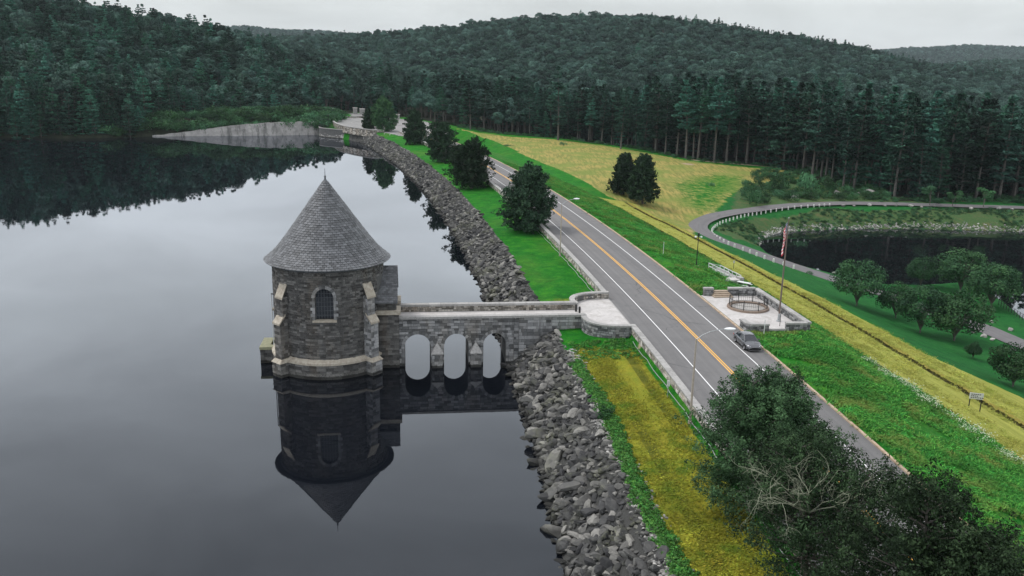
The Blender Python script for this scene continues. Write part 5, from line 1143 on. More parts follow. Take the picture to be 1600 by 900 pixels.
for k, (u, v, sz, lab) in enumerate(((1303, 428, 1.4, 'white boulder by the path where it comes nearest the pond'), (1321, 438, .9, 'small pale stone just past the white boulder by the path'), (1549, 504, 1.0, 'small white boulder on the grass right of the park path, farther one'), (1578, 516, 1.3, 'white boulder on the grass right of the park path, nearer one'), (1536, 526, 1.3, 'grey boulder at the lower edge of the park path, left of three'), (1550, 532, 1.2, 'grey boulder at the lower edge of the park path, middle of three'), (1582, 547, 1.4, 'pale boulder at the lower edge of the park path, right of three'), (1520, 520, 1.1, 'low grey stone at the lower path edge under the park trees'))):
    x, y = hit(u, v); o_ = bpy.data.objects.new('park_boulder', rocks_pale[k % 5]); COL.objects.link(o_); o_.location = (x, y, Hs(x, y)+sz*.15); o_.scale = (sz,)*3; o_.rotation_euler = (0, 0, k*1.3); tag(o_, lab, 'boulder')
for k, (u, v, sz, lab) in enumerate(((1240, 309, 4.5, 'broad grey ledge among the bushes above the path, left one'), (1306, 302, 4, 'grey ledge in the brush at the forest foot, middle one'), (1360, 301, 4.5, 'pale rock ledge in the brush at the forest foot, right one'), (1340, 304, 3.0, 'small rock ledge beside the pale ledge at the forest foot'), (385, 178, 4, 'white rock showing through the bushes above the rock face'), (478, 184, 5.5, 'bare sloping ledge above the right end of the rock face'), (445, 187, 3.5, 'low bare ledge on top of the rock face'))):
    x, y = hit(u, v); o_ = bpy.data.objects.new('rock_ledge', rock_mesh(90+k, 3, 'ledge', 'rock_pale')); COL.objects.link(o_); o_.location = (x, y, Hs(x, y)+sz*.1); o_.scale = (sz*.8, sz*.8, sz*.65); o_.rotation_euler = (.2, .1, k); tag(o_, lab, 'rock ledge')
# ================================================================== VEGETATION
def leaf_mesh(name, P, Nn, size, mt, g, tone=None, asp=.6, align=None):
    """one small rhombic leaf clump per point; Nn its facing, align an optional long-axis direction"""
    P = np.asarray(P, float); Nn = np.asarray(Nn, float); Nn = Nn/(np.linalg.norm(Nn, axis=1, keepdims=True)+1e-9); n = len(P); size = np.broadcast_to(size, n)
    a = g.normal(size=(n, 3)) if align is None else np.asarray(align)+g.normal(size=(n, 3))*.25
    a = a-Nn*(a*Nn).sum(1, keepdims=True); a /= np.linalg.norm(a, axis=1, keepdims=True)+1e-9; b = np.cross(Nn, a); s = size[:, None]*.5
    V = np.stack([P-a*s, P+b*s*asp+Nn*s*.15, P+a*s, P-b*s*asp+Nn*s*.15], 1).reshape(-1, 3); F = np.arange(4*n).reshape(n, 4)
    tone = g.uniform(-.5, .5, n) if tone is None else tone
    return np_mesh(name, V, F, cols={'tone': tone}, mats=[mt])
def unit(v): return v/(np.linalg.norm(v, axis=-1, keepdims=True)+1e-9)
def trunk_mesh(name, limbs, mt, n=6):
    q = MB()
    for pts, rs in limbs: q.tube(pts, rs, n, caps=False)
    me = bpy.data.meshes.new(name); me.from_pydata(q.v, [], q.f); a = me.attributes.new('tone', 'FLOAT', 'FACE'); a.data.foreach_set('value', np.zeros(len(q.f), np.float32)); me.polygons.foreach_set('use_smooth', [True]*len(q.f)); me.materials.append(mt); me.update(); return me
def pine(seed, Ht, rad, c0=.35, dens=1.0, ls=.8, mt='pine', tiers=15, dead=True):
    g = np.random.default_rng(seed); P, Nn, T, limbs = [], [], [], []
    bend = g.normal(0, .25, 2); tx = lambda h: np.array([bend[0]*(h/Ht)**2*3, bend[1]*(h/Ht)**2*3, h])
    limbs.append(([tuple(tx(h)) for h in np.linspace(-.5, Ht*.97, 9)], list(np.interp(np.linspace(0, 1, 9), [0, 1], [.017*Ht, .03]))))
    for k in range(tiers):
        f = (k+g.uniform(-.35, .35))/(tiers-1); f = min(max(f, 0), 1); h = Ht*(c0+(1-c0)*f); prof_ = (.62+.38*math.sin(min(f, .45)/.45*PI/2))*(1-f)**.72*1.25 if f > .3 else (.65+.35*f/.3)
        prof_ = min(prof_, 1); nb = int(g.integers(4, 8))
        for j in range(nb):
            if g.random() < .12: continue
            a = 2*PI*(j+g.uniform(-.35, .35))/nb+k*1.3; L = max(rad*prof_*g.uniform(.6, 1.15), .5); rise = g.uniform(-.06, .16)+.28*f
            d = np.array([math.cos(a), math.sin(a), rise]); o = tx(h); m_ = max(3, int(L*3.2*dens))
            if L > 1.4: limbs.append(([tuple(o), tuple(o+d*L*.8)], [.05+.012*L, .02]))
            tt = g.uniform(.28, 1.0, m_)**.8; w = .16*L+.25
            base = o+d*L*tt[:, None]; side = np.array([-d[1], d[0], 0]); nc = 4
            q = np.repeat(base, nc, 0)+side*g.normal(0, 1, (m_*nc, 1))*w*np.repeat(1.15-tt, nc)[:, None]*1.3+g.normal(0, .10, (m_*nc, 3))+np.array([0, 0, 1])*g.uniform(0, .35, (m_*nc, 1))
            P.append(q); Nn.append(np.array([0, 0, 1])+g.normal(0, .42, (len(q), 3))); T.append(np.full(len(q), g.uniform(-.5, .5)))
    top = tx(Ht*.97)+g.normal(0, .22, (14, 3))+np.array([0, 0, .3]); P.append(top); Nn.append(g.normal(0, 1, (14, 3))); T.append(np.full(14, .3))
    if dead:
        for k in range(9):
            h = Ht*g.uniform(.12, c0+.12); a = g.uniform(0, 6.28); L = rad*g.uniform(.25, .7); o = tx(h); limbs.append(([tuple(o), tuple(o+np.array([math.cos(a)*L, math.sin(a)*L, L*g.uniform(-.15, .3)]))], [.07, .02]))
    P = np.concatenate(P); Nn = np.concatenate(Nn); T = np.concatenate(T)
    return trunk_mesh('trunk', limbs, M['pine_bark'], 5), leaf_mesh('crown', P, Nn, g.uniform(.7, 1.3, len(P))*ls, M[mt], g, T*.7+g.uniform(-.2, .2, len(P)), .55)
def broad(seed, Ht, rad, mt='broad', nl=1300, ls=.75, base=.28, lumps=16, flat=.8):
    g = np.random.default_rng(seed); limbs = []; P, Nn, T = [], [], []
    cz = Ht*(base+1)/2; hz = Ht*(1-base)/2
    for k in range(lumps):
        v = unit(g.normal(size=3)); v[2] = v[2]*.9+.18; r = g.uniform(.45, .78); c = np.array([v[0]*rad*r, v[1]*rad*r, cz+v[2]*hz*r]); lr = g.uniform(.28, .46)*rad; m_ = int(nl/lumps)
        n_ = unit(g.normal(size=(m_, 3))+np.array([0, 0, .25])+unit(c-np.array([0, 0, cz]))*.5); rr = lr*g.uniform(.72, 1.08, (m_, 1)); P.append(c+n_*rr*np.array([1, 1, flat])); Nn.append(n_+g.normal(0, .45, (m_, 3))); T.append(np.full(m_, g.uniform(-.5, .5)))
        limbs.append(([(0, 0, Ht*base*g.uniform(.5, 1.2)), tuple((c+np.array([0, 0, cz]))*[.5, .5, .48]), tuple(c)], [.018*Ht*.5, .012*Ht*.4, .03]))
    limbs.insert(0, ([(0, 0, -.5), (g.normal(0, .1), g.normal(0, .1), Ht*base), (g.normal(0, .3), g.normal(0, .3), Ht*.75)], [.022*Ht, .017*Ht, .05]))
    P = np.concatenate(P); Nn = np.concatenate(Nn); T = np.concatenate(T)
    return trunk_mesh('trunk', limbs, M['bark'], 5), leaf_mesh('crown', P, Nn, g.uniform(.7, 1.35, len(P))*ls, M[mt], g, T*.7+g.uniform(-.25, .25, len(P)), .7)
def cedar(seed, Ht, rad, nb=80, per=90, ls=.4, mt='cedar', low=.08, stems=3, up=.55, shape=1.0, spread=1.35):
    """spreading juniper: several stems, limbs that rise outward and end in pointed sprays"""
    g = np.random.default_rng(seed); P, Nn, T, Al, limbs = [], [], [], [], []
    st_ = []
    for k in range(stems):
        a = g.uniform(0, 6.28); l = g.uniform(.05, .28)*rad*(stems > 1); tip = np.array([math.cos(a)*l*2, math.sin(a)*l*2, Ht*g.uniform(.75, .96)]); b0 = np.array([math.cos(a)*.15, math.sin(a)*.15, -.4]); mid = (b0+tip)/2+g.normal(0, .15, 3)
        st_.append((b0, mid, tip)); limbs.append(([tuple(b0), tuple(mid), tuple(tip)], [.028*Ht/stems**.4, .018*Ht/stems**.4, .03]))
    for j in range(nb):
        b0, mid, tip = st_[j % stems]; f = (low+(1-low)*((j+.5)/nb)**.9); o = b0+(mid-b0)*min(f*2, 1) if f < .5 else mid+(tip-mid)*(f-.5)*2
        a = j*2.39996+g.uniform(-.4, .4); prof_ = (min(1, .62+f*1.3) if f < .3 else (1-((f-.3)/.7)**1.7)**.75); prof_ = prof_*shape+(1-shape)*(1-f*.8)
        L = max(rad*prof_*g.uniform(.62, 1.12), .16*rad); u_ = up*g.uniform(.3, 1.4)*(.35+f); d = unit(np.array([math.cos(a), math.sin(a), u_])); L = L*g.uniform(.8, 1.05)
        limbs.append(([tuple(o), tuple(o+d*L*.45+np.array([0, 0, -.03*L])), tuple(o+d*L*.92)], [.035+.012*L, .03, .012]))
        nsub = max(3, int(L*1.6)); m_ = int(per*(.45+.55*L/rad))
        for q in range(nsub):
            t = g.uniform(.35, 1.0) if q else 1.0; c = o+d*L*t; sd = unit(d+g.normal(0, .55, 3)*spread+np.array([0, 0, .25])); sl_ = (.16*rad+.25)*g.uniform(.7, 1.3)*(1.15-.35*t); mm = max(4, m_//nsub); tt = g.random(mm)**.7
            w = (1-tt)**.8*.34*sl_+.06; p_ = c+sd*(tt*sl_*1.5-.3*sl_)[:, None]+g.normal(0, 1, (mm, 3))*w[:, None]
            P.append(p_); Nn.append(unit(p_-c+g.normal(0, .35, (mm, 3)))+g.normal(0, .5, (mm, 3))+np.array([0, 0, .3])); T.append(np.full(mm, g.uniform(-.5, .5))); Al.append(np.repeat(sd[None], mm, 0))
    P = np.concatenate(P); Nn = np.concatenate(Nn); T = np.concatenate(T); Al = np.concatenate(Al)
    return trunk_mesh('trunk', limbs, M['bark'], 6), leaf_mesh('crown', P, Nn, g.uniform(.6, 1.4, len(P))*ls, M[mt], g, T*.75+g.uniform(-.25, .25, len(P)), .5, Al)
def bushm(seed, rad, Ht, mt='shrub', n=420, ls=.32, lumps=9):
    g = np.random.default_rng(seed); P, Nn, T = [], [], []
    for k in range(lumps):
        a, r = g.uniform(0, 6.28), rad*math.sqrt(g.random())*.7; lr = rad*g.uniform(.28, .5); c = np.array([math.cos(a)*r, math.sin(a)*r, Ht*g.uniform(.25, .72)*(1-.4*r/rad)]); m_ = n//lumps
        n_ = unit(g.normal(size=(m_, 3))+np.array([0, 0, .4])); P.append(c+n_*lr*g.uniform(.6, 1.1, (m_, 1))*np.array([1, 1, .85])); Nn.append(n_+g.normal(0, .5, (m_, 3))); T.append(np.full(m_, g.uniform(-.5, .5)))
    P = np.concatenate(P); P[:, 2] = np.maximum(P[:, 2], 0); return leaf_mesh('bush', P, np.concatenate(Nn), g.uniform(.6, 1.4, len(P))*ls, M[mt], g, np.concatenate(T)*.7+g.uniform(-.25, .25, len(P)), .7)
def tree(name, x, y, meshes, sc, rz, label, cat='tree', group=None, z=None, extra=None):
    z = Hs(x, y) if z is None else z
    r = empty(name, (x, y, z), rz, label, cat, group); r.scale = (sc,)*3 if not isinstance(sc, tuple) else sc
    for nm, me in zip(('trunk', 'crown'), meshes): link(nm, me, None, r)
    for nm, me in (extra or []): link(nm, me, None, r)
    return r
# ---- cedars along the crest
ced = [cedar(11, 12.4, 5.5, 190, 190, .46, stems=4, low=.04), cedar(12, 12.4, 5.7, 180, 180, .46, stems=3, low=.05), cedar(13, 12.2, 5.6, 170, 170, .5, stems=4, low=.05), cedar(14, 13, 5.0, 160, 150, .55, stems=2, shape=.8, low=.04), cedar(15, 15.5, 6.2, 170, 160, .6, mt='park', stems=2, shape=.8, low=.04)]
CE = [((822, 360), 0, 'dark spreading cedar beside the road, nearest of the far row, above the green lawn', .98), ((737, 293), 1, 'dark spreading cedar on the green lawn, second of the far row from the camera', 1.0), ((691, 252), 2, 'dark cedar on the green lawn, third of the far row from the camera', .98),
      ((649, 225), 3, 'upright dark cedar by the road, fourth of the far row from the camera', 1.0), ((604, 207), 4, 'tall greener tree at the far end of the lawn by the turning circle', 1.0), ((577, 205), 3, 'small dark cedar left of the tall greener tree by the turning circle', .72)]
for (u, v), k, lab, sc in CE: x, y = at(u, v, 4.75); tree('cedar_tree', x, y, ced[k], sc*1.03, k*1.1, lab, 'tree')
# ---- three big cedars close to the camera
def dead_mesh(seed, c, n, L0):
    g = np.random.default_rng(seed); limbs = []
    def grow(p, d, L, r, lv):
        pts = [p]; q = p
        for k in range(4): d = unit(d+g.normal(0, .22, 3)); q = q+d*L/4; pts.append(q)
        limbs.append(([tuple(a) for a in pts], list(np.linspace(r, r*.45, 5))))
        if lv:
            for k in range(4): i = g.integers(1, 5); grow(pts[i], unit(d+g.normal(0, .75, 3)), L*g.uniform(.4, .65), r*.55, lv-1)
    for k in range(n): a = g.uniform(PI*.75, PI*1.75); grow(np.array(c), unit(np.array([math.cos(a), math.sin(a), g.uniform(.35, .9)])), L0*g.uniform(.75, 1.1), .032, 3)
    return trunk_mesh('dead_branches', limbs, M['deadwood'], 4)
nearA = cedar(21, 10.6, 5.3, 230, 520, .175, mt='cedar_near', stems=4, up=.6); nearB = cedar(22, 12.0, 5.5, 190, 330, .165, mt='cedar_near', stems=3, up=.5, low=.2); nearC = cedar(23, 12.3, 5.4, 240, 520, .165, mt='cedar_near', stems=4, up=.6)
x, y = P3(108.6, -7.9, 0)[:2]; tree('cedar_tree', x, y, nearA, 1.0, .4, 'big dark cedar beside the near street lamp, farthest of the three cedars near the camera', z=4.7)
x, y = P3(98.2, -7.9, 0)[:2]; tree('cedar_tree', x, y, nearB, 1.04, 0.0, 'middle big cedar at the bottom of the view with bleached dead branches', z=4.7, extra=[('dead_branches', dead_mesh(5, (-1.2, -1.6, 6.4), 8, 3.2))])
x, y = P3(88.4, -6.2, 0)[:2]; tree('cedar_tree', x, y, nearC, 1.06, 1.0, 'nearest big cedar spreading over the road in the lower right corner', z=4.7)
# ---- pair of conifers in the field, park trees
fcA = cedar(31, 13.5, 4.9, 190, 150, .55, stems=1, shape=.35, up=.5); fcB = cedar(32, 12.5, 4.4, 180, 150, .55, stems=1, shape=.4, up=.5)
tree('conifer_tree', *hit(1003, 318), fcA, 1.12, 0, 'dark conical conifer in the golden field, right one of the pair'); tree('conifer_tree', *hit(975, 304), fcB, 1.12, 2, 'dark conical conifer in the golden field, left one of the pair')
pk = [broad(41+k, 8, 4.7, 'park', 5200, .36, .10, 30, .85) for k in range(4)]
for k, (u, v, h, w, lab) in enumerate(((1338, 478, 8.3, 1.0, 'round green park tree left of the others, between the mown strip and the path'), (1399, 497, 6.3, 1.0, 'low dark park tree, second from left in the near row'), (1437, 520, 8.0, .95, 'green park tree, third from left in the near row'), (1490, 532, 8.6, 1.1, 'bright green bushy park tree at the right end of the near row'),
        (1438, 447, 6.2, .9, 'dark tree at the pond edge, left of the back row'), (1500, 455, 8.6, 1.25, 'broad green tree at the pond edge, middle of the back row'), (1548, 480, 8.6, 1.15, 'broad green tree at the pond edge, right of the back row'), (1582, 604, 6.2, 1.1, 'spreading pale-green tree at the right edge below the path'), (1520, 560, 2.6, .9, 'tiny young tree alone on the grass below the path'), (1574, 470, 5.0, .7, 'small thin tree leaning over the pond beside the fence'))):
    x, y = hit(u, v); s_ = h/8; tree('park_tree', x, y, pk[k % 4], (s_*w, s_*w, s_), k*1.7, lab)
# ---- small birches and dead trees at the forest foot
bt = broad(61, 7, 3.2, 'shrub', 900, .45, .35, 8, .5)
for k, (u, v) in enumerate(((1452, 322), (1488, 324), (1536, 325))): tree('small_tree', *hit(u, v), bt, (1.0, .8, .95)[k], k*2., ('pale green small tree at the forest foot above the pond, left of three', 'pale green small tree at the forest foot above the pond, middle of three', 'pale green small tree at the forest foot above the pond, right of three')[k])
for k, (u, v, h) in enumerate(((1324, 268, 8.5), (1352, 290, 11))):
    x, y = hit(u, v); r = empty('dead_tree', (x, y, Hs(x, y)), k, ('bleached dead tree at the forest foot, left and smaller one', 'grey dead tree with drooping bare branches at the forest foot')[k], 'dead tree'); g = np.random.default_rng(80+k); lm = [([(0, 0, 0), (.2, 0, h)], [.2, .05])]
    for j in range(40): a = g.uniform(0, 6.28); hh = h*g.uniform(.25, .95); L = g.uniform(1, 3.0)*(1.1-hh/h); lm.append(([(.1, 0, hh), (math.cos(a)*L*.6, math.sin(a)*L*.6, hh+L*.1), (math.cos(a)*L, math.sin(a)*L, hh-L*.3)], [.06, .04, .015]))
    link('trunk', trunk_mesh('trunk', lm, M['deadwood'], 4), None, r)
# ---- forest trees
pines = [pine(100+k, 24, 4.4, (.22, .40, .30, .34)[k], 1.0, .95, 'pine_lit' if k == 1 else 'pine') for k in range(4)]
pines_low = [pine(120+k, 19, 5.2, .03, 1.0, .95, 'pine_lit' if k % 2 else 'pine', 15, False) for k in range(4)]
broads = [broad(140+k, 16, 5.4, 'broad', 1500, .85, .30, 12, .72) for k in range(5)]
F_p = lib_col('pine_src', [m[1] for m in pines]+[m[1] for m in pines_low]); F_b = lib_col('leafy_src', [m[1] for m in broads]); 
nx = []
# scatter forest positions on a jittered grid over the wooded ground in view
def forest_points(y0, y1, step, jit=.42):
    xs = []
    yy = y0
    while yy < y1:
        xm = .72*yy+60; n = int(2*xm/step); xr = np.linspace(-xm, xm, n)+rng.uniform(-jit, jit, n)*step; yr = np.full(n, yy)+rng.uniform(-jit, jit, n)*step; xs.append(np.c_[xr, yr]); yy += step
    return np.concatenate(xs)
FP = np.concatenate([forest_points(262, 520, 6.2), forest_points(520, 800, 7.6), forest_points(800, 1330, 8.6)])
ye = y_edge(FP[:, 0]); FP = FP[FP[:, 1] > ye+1.2]; z_ = H(FP[:, 0], FP[:, 1]); ok, u_, v_, d_ = in_view(FP[:, 0], FP[:, 1], z_+12, .06); FP = FP[ok & (z_ > .15)|(ok & (FP[:, 0] > -20))]
xs_ = np.repeat(np.arange(-345, -168, 4.2), 2); sh_ = np.c_[xs_+rng.uniform(-1.4, 1.4, len(xs_)), shore_y(xs_)+rng.uniform(-.2, 5.5, len(xs_))]; FP = np.concatenate([FP, sh_]); z_ = H(FP[:, 0], FP[:, 1]); ok, u_, v_, d_ = in_view(FP[:, 0], FP[:, 1], z_, .06); s_, o_ = so(FP[:, 0], FP[:, 1]); dist_edge = FP[:, 1]-y_edge(FP[:, 0])
# what grows where: tall pines behind the field and pond and on the left shore, leafy crowns on the hill
pp = np.where(FP[:, 0] > -35, 1-sstep(dist_edge, 70, 150), 0.0); pp = np.where(FP[:, 0] <= -35, .75*(1-sstep(FP[:, 1], 590, 700)), pp); pp = np.maximum(pp, .03+.55*((u_ > 1050) & (FP[:, 1] > 1000)))
pp = np.where((FP[:, 0] > -110) & (FP[:, 0] <= 10) & (dist_edge < 60), .45, pp)
pp = np.where((FP[:, 0] <= -35) & (dist_edge > 14), pp*.7, pp); pp = np.where((FP[:, 0] < -150) & (dist_edge < 14), 1., pp); isp = rng.random(len(FP)) < pp; low = isp & (((FP[:, 0] < -80)) | (rng.random(len(FP)) < .22) | ((FP[:, 0] > 95) & (rng.random(len(FP)) < .35) & (dist_edge < 14)))
sc = rng.uniform(.78, 1.15, len(FP)); sc[isp & ~low & (FP[:, 1] > 640)] *= .72; sc[~isp] *= 1.05; sc[isp & (FP[:, 0] > 60) & (dist_edge < 60)] *= 1.28; shr = (FP[:, 0] < -90) & (FP[:, 0] > -165) & (dist_edge < 16); sc[shr] *= .72; shr = (FP[:, 0] <= -165) & (dist_edge < 9); sc[shr] *= rng.uniform(.6, 1.0, shr.sum()); sc[(FP[:, 0] > -120) & (FP[:, 0] < 20) & (dist_edge < 30)] *= .78
sc = sc*np.where(FP[:, 1] > 1000, 1.0, 1.0); idx = np.where(low, rng.integers(4, 8, len(FP)), rng.integers(0, 4, len(FP)))
show = np.argsort(dist_edge+d_*.15-(rng.random(len(FP))*6))
vis = ok & (u_ > -30) & (u_ < 1630)
ci_p = [i for i in show if isp[i] and vis[i]][:300]; ci_b = [i for i in show if (not isp[i]) and vis[i]][:300]
taken = set(ci_p) | set(ci_b)
for i in ci_p:
    x, y = FP[i]; k = idx[i]; ms = pines[k] if k < 4 else pines_low[k-4]; left = x < -60
    lab = ('full dark pine at the forest edge on the left shore of the lake' if left else ('dark pine of the forest edge behind the pond' if x > 95 else 'tall dark pine with bare pale trunk at the forest edge behind the golden field'))
    tree('pine_tree', x, y, ms, float(sc[i]), float(rng.uniform(0, 6.28)), lab, 'tree', 'pines of the forest edge, '+('left shore' if left else ('behind the pond' if x > 95 else 'behind the field')), z=float(z_[i])-.2)
for i in ci_b:
    x, y = FP[i]; tree('leafy_tree', x, y, broads[i % 5], float(sc[i]), float(rng.uniform(0, 6.28)), 'round-crowned leafy tree standing among the pines near the forest edge', 'tree', 'leafy trees near the forest edge', z=float(z_[i])-.2)
rs = np.array([i for i in range(len(FP)) if i not in taken]); rp_ = rs[isp[rs]]; rb_ = rs[~isp[rs]]
def tilt_n(n): return rng.normal(0, .04, (n, 2))
scatter('pine_forest', np.c_[FP, z_-.2][rp_], rng.uniform(0, 6.28, len(rp_)), sc[rp_], idx[rp_], F_p, tilt_n(len(rp_)), label='dense dark pine forest covering the lower slopes behind the edge trees', cat='forest')
sb3 = np.c_[sc[rb_]*rng.uniform(.8, 1.2, len(rb_)), sc[rb_]*rng.uniform(.8, 1.2, len(rb_)), sc[rb_]*rng.uniform(.8, 1.15, len(rb_))]
scatter('hillside_forest', np.c_[FP, z_-1.0][rb_], rng.uniform(0, 6.28, len(rb_)), sb3, rng.integers(0, 5, len(rb_)), F_b, tilt_n(len(rb_)), label='leafy forest canopy covering the big hill', cat='forest')
# ---- far wooded ridges
def ridge(name, tops, Y, depth, base, label, rough=.02):
    """a long hill whose wooded crest stands at distance Y; tops are (u, v) of the crest"""
    cx = []; cz = []
    for u, v in tops: a, b, c = aty(u, v, Y); cx.append(a); cz.append(c)
    n = 160; xs = np.linspace(cx[0], cx[-1], n); m_ = 26; V = []
    for j in range(m_):
        f = j/(m_-1); yy = Y-depth+2*depth*f; pr = math.sin(PI*f)**.8 if 0 < f < 1 else 0
        zt = np.interp(xs, cx, cz); V.append(np.c_[xs, np.full(n, yy), base+(zt-base-11)*pr+vnoise(xs, xs*0+yy, 130, 3)*14*pr])
    V = np.concatenate(V); F_ = quad_idx(m_, n); s, o = so(V[:, 0], V[:, 1])
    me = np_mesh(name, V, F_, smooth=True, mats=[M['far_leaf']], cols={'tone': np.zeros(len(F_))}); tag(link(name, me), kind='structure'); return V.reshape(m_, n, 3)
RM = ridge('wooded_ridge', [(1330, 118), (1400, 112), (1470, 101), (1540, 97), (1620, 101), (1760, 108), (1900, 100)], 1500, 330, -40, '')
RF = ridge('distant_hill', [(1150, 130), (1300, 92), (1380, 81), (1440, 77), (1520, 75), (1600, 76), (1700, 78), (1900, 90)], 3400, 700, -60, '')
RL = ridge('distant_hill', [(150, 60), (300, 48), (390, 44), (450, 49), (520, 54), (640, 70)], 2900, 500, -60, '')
def cover(V, n, sc0, name, label, coll, k, tilt=.05):
    m_, nn_, _ = V.shape; a = rng.uniform(0, m_*.55, n); b = rng.uniform(0, nn_-1.01, n); i, j = a.astype(int), b.astype(int); fa, fb = (a-i)[:, None], (b-j)[:, None]
    p_ = V[i, j]*(1-fa)*(1-fb)+V[i+1, j]*fa*(1-fb)+V[i, j+1]*(1-fa)*fb+V[i+1, j+1]*fa*fb; ok, u, v, d = in_view(p_[:, 0], p_[:, 1], p_[:, 2]+8, .03); p_ = p_[ok]; p_[:, 2] -= 2
    scatter(name, p_, rng.uniform(0, 6, len(p_)), rng.uniform(.75, 1.2, len(p_))*sc0, rng.integers(0, k, len(p_)), coll, rng.normal(0, tilt, (len(p_), 2)), label=label, cat='forest')
FARL = [broad(170+k, 16, 5.6, 'broad', 260, 1.9, .2, 9)[1] for k in range(3)]; F_f = lib_col('far_src', FARL)
cover(RM, 9000, 1.0, 'ridge_forest', 'forest on the middle ridge at the right', F_f, 3); cover(RF, 9000, 1.35, 'distant_forest', 'forest on the hazy far ridge at the right', F_f, 3); cover(RL, 5000, 1.3, 'distant_forest', 'forest on the hazy far ridge at the left', F_f, 3)
# ---- undergrowth along the forest edge, on the banks and above the rock face
bush = [bushm(200+k, 2.2, 2.6) for k in range(5)]; bush_d = [bushm(210+k, 2.4, 3.0, 'park') for k in range(3)]; B_c = lib_col('bush_src', bush+bush_d)
def bushes(name, pts, lo, hi, label, kk=(0, 8)):
    pts = np.array(pts); z = H(pts[:, 0], pts[:, 1])-.15; n = len(pts); scatter(name, np.c_[pts, z], rng.uniform(0, 6.28, n), rng.uniform(lo, hi, n), rng.integers(*kk, n), B_c, rng.normal(0, .1, (n, 2)), label=label, cat='undergrowth')
pts = []
fe_ = smooth_line(FE, 6)
for p_ in fe_:
    for k in range(5): pts.append((p_[0]+random.gauss(0, 2.5), p_[1]+random.gauss(.5, 1.6)))
bushes('undergrowth', pts, .25, .75, 'low bushes scattered along the foot of the forest edge')
pts = []
while len(pts) < 560:
    x = random.uniform(-185, -90); y = float(shore_y(x))+(random.uniform(-.6, 3.0) if random.random() < .12 else random.uniform(1.5, 46)); y = max(y, float(shore_y(x))+2.4)
    if y < y_edge(x)+4: pts.append((x, y))

pts = pts[:330]
bushes('shore_thicket', pts, 1.0, 2.3, 'bright green thicket above the rock face on the far shore')
pts = []
bb = BANK; lo_, hi_ = bb.min(0), bb.max(0)
while len(pts) < 900:
    x, y = random.uniform(lo_[0], hi_[0]), random.uniform(lo_[1], hi_[1])
    if inside(np.array([x]), np.array([y]), bb)[0] and float(dseg(np.array([x]), np.array([y]), [tuple(q[:2]) for q in PATHS[::4]])[0]) > 3.6 and float(vnoise(x, y, 14, 2)) > -.22: pts.append((x, y))
bushes('bank_weeds', pts, .12, .42, 'rough green weeds covering the bank between path and pond')
pts = []
bb = BANK2; lo_, hi_ = bb.min(0), bb.max(0)
while len(pts) < 420:
    x, y = random.uniform(lo_[0], hi_[0]), random.uniform(lo_[1], hi_[1])
    if inside(np.array([x]), np.array([y]), bb)[0] and float(dseg(np.array([x]), np.array([y]), [tuple(q[:2]) for q in PATHS[::4]])[0]) > 4.5 and x > at(1160, 300, -5)[0]: pts.append((x, y))
bushes('bank_thicket', pts, .4, 1.1, 'thicket of bushes between the forest foot and the far path')
for k, (u, v, w, h) in enumerate(((1178, 318, 7, 6), (1215, 300, 8, 8), (1262, 300, 8, 9), (1290, 296, 6, 6), (1165, 312, 4, 4), (1235, 315, 5, 4))):
    x, y = hit(u, v); o_ = link('bush', (bush_d if k % 2 else bush)[k % 3], None, None, (x, y, Hs(x, y)-.2)); o_.scale = (w/4.2, w/4.2, h/2.8); tag(o_, ('large dark bush at the left of the shrubs above the hairpin', 'tall dark bush behind the left shrubs above the hairpin', 'tallest rounded bush in the middle of the shrubs at the field edge', 'dark bush at the right end of the shrubs at the field edge', 'small bush at the far left tip of the shrubs above the hairpin', 'low bush right above the dark far path')[k], 'bush')
for k, (u, v, w, lab) in enumerate(((945, 650, 1.0, 'round green bush at the top of the rock bank beside the ochre lawn'), (880, 227, 1.4, 'small bush at the field edge under the tallest pine'), (795, 228, 1.8, 'low green patch bush lying in the golden field'), (1110, 290, 1.2, 'dark little bush alone on the green part of the field slope'), (1264, 428, .7, 'small dark bush beside the path near the mown strip'))):
    x, y = hit(u, v); o_ = link('bush', bush[k % 5], None, None, (x, y, Hs(x, y)-.2)); o_.scale = (w*.62, w*.62, w*(.55 if k != 2 else .2)); tag(o_, lab, 'bush')
pts = []
for _ in range(60):
    x = random.uniform(-330, -165); pts.append((x, float(shore_y(x))+random.uniform(.2, 3)))
bushes('shore_thicket', pts, .4, .9, 'dark overhanging bushes along the left lake shore', (5, 8))
for k, (u, v, hh, lab) in enumerate(((872, 219, 33, 'tallest multi-stemmed pine standing out at the field edge'), (1245, 257, 27, 'tall pine with long bare trunk at the right part of the field edge'), (1090, 250, 27, 'tall pine with long bare trunk directly behind the pair of conifers'), (735, 203, 22, 'full pine at the far left end of the golden field'), (970, 233, 25, 'tall pine between the tallest pine and the pair of conifers'))):
    x, y = hit(u, v); tree('pine_tree', x, y, pines[(0, 2, 1, 3, 2)[k]], hh/24, k*1.3, lab)
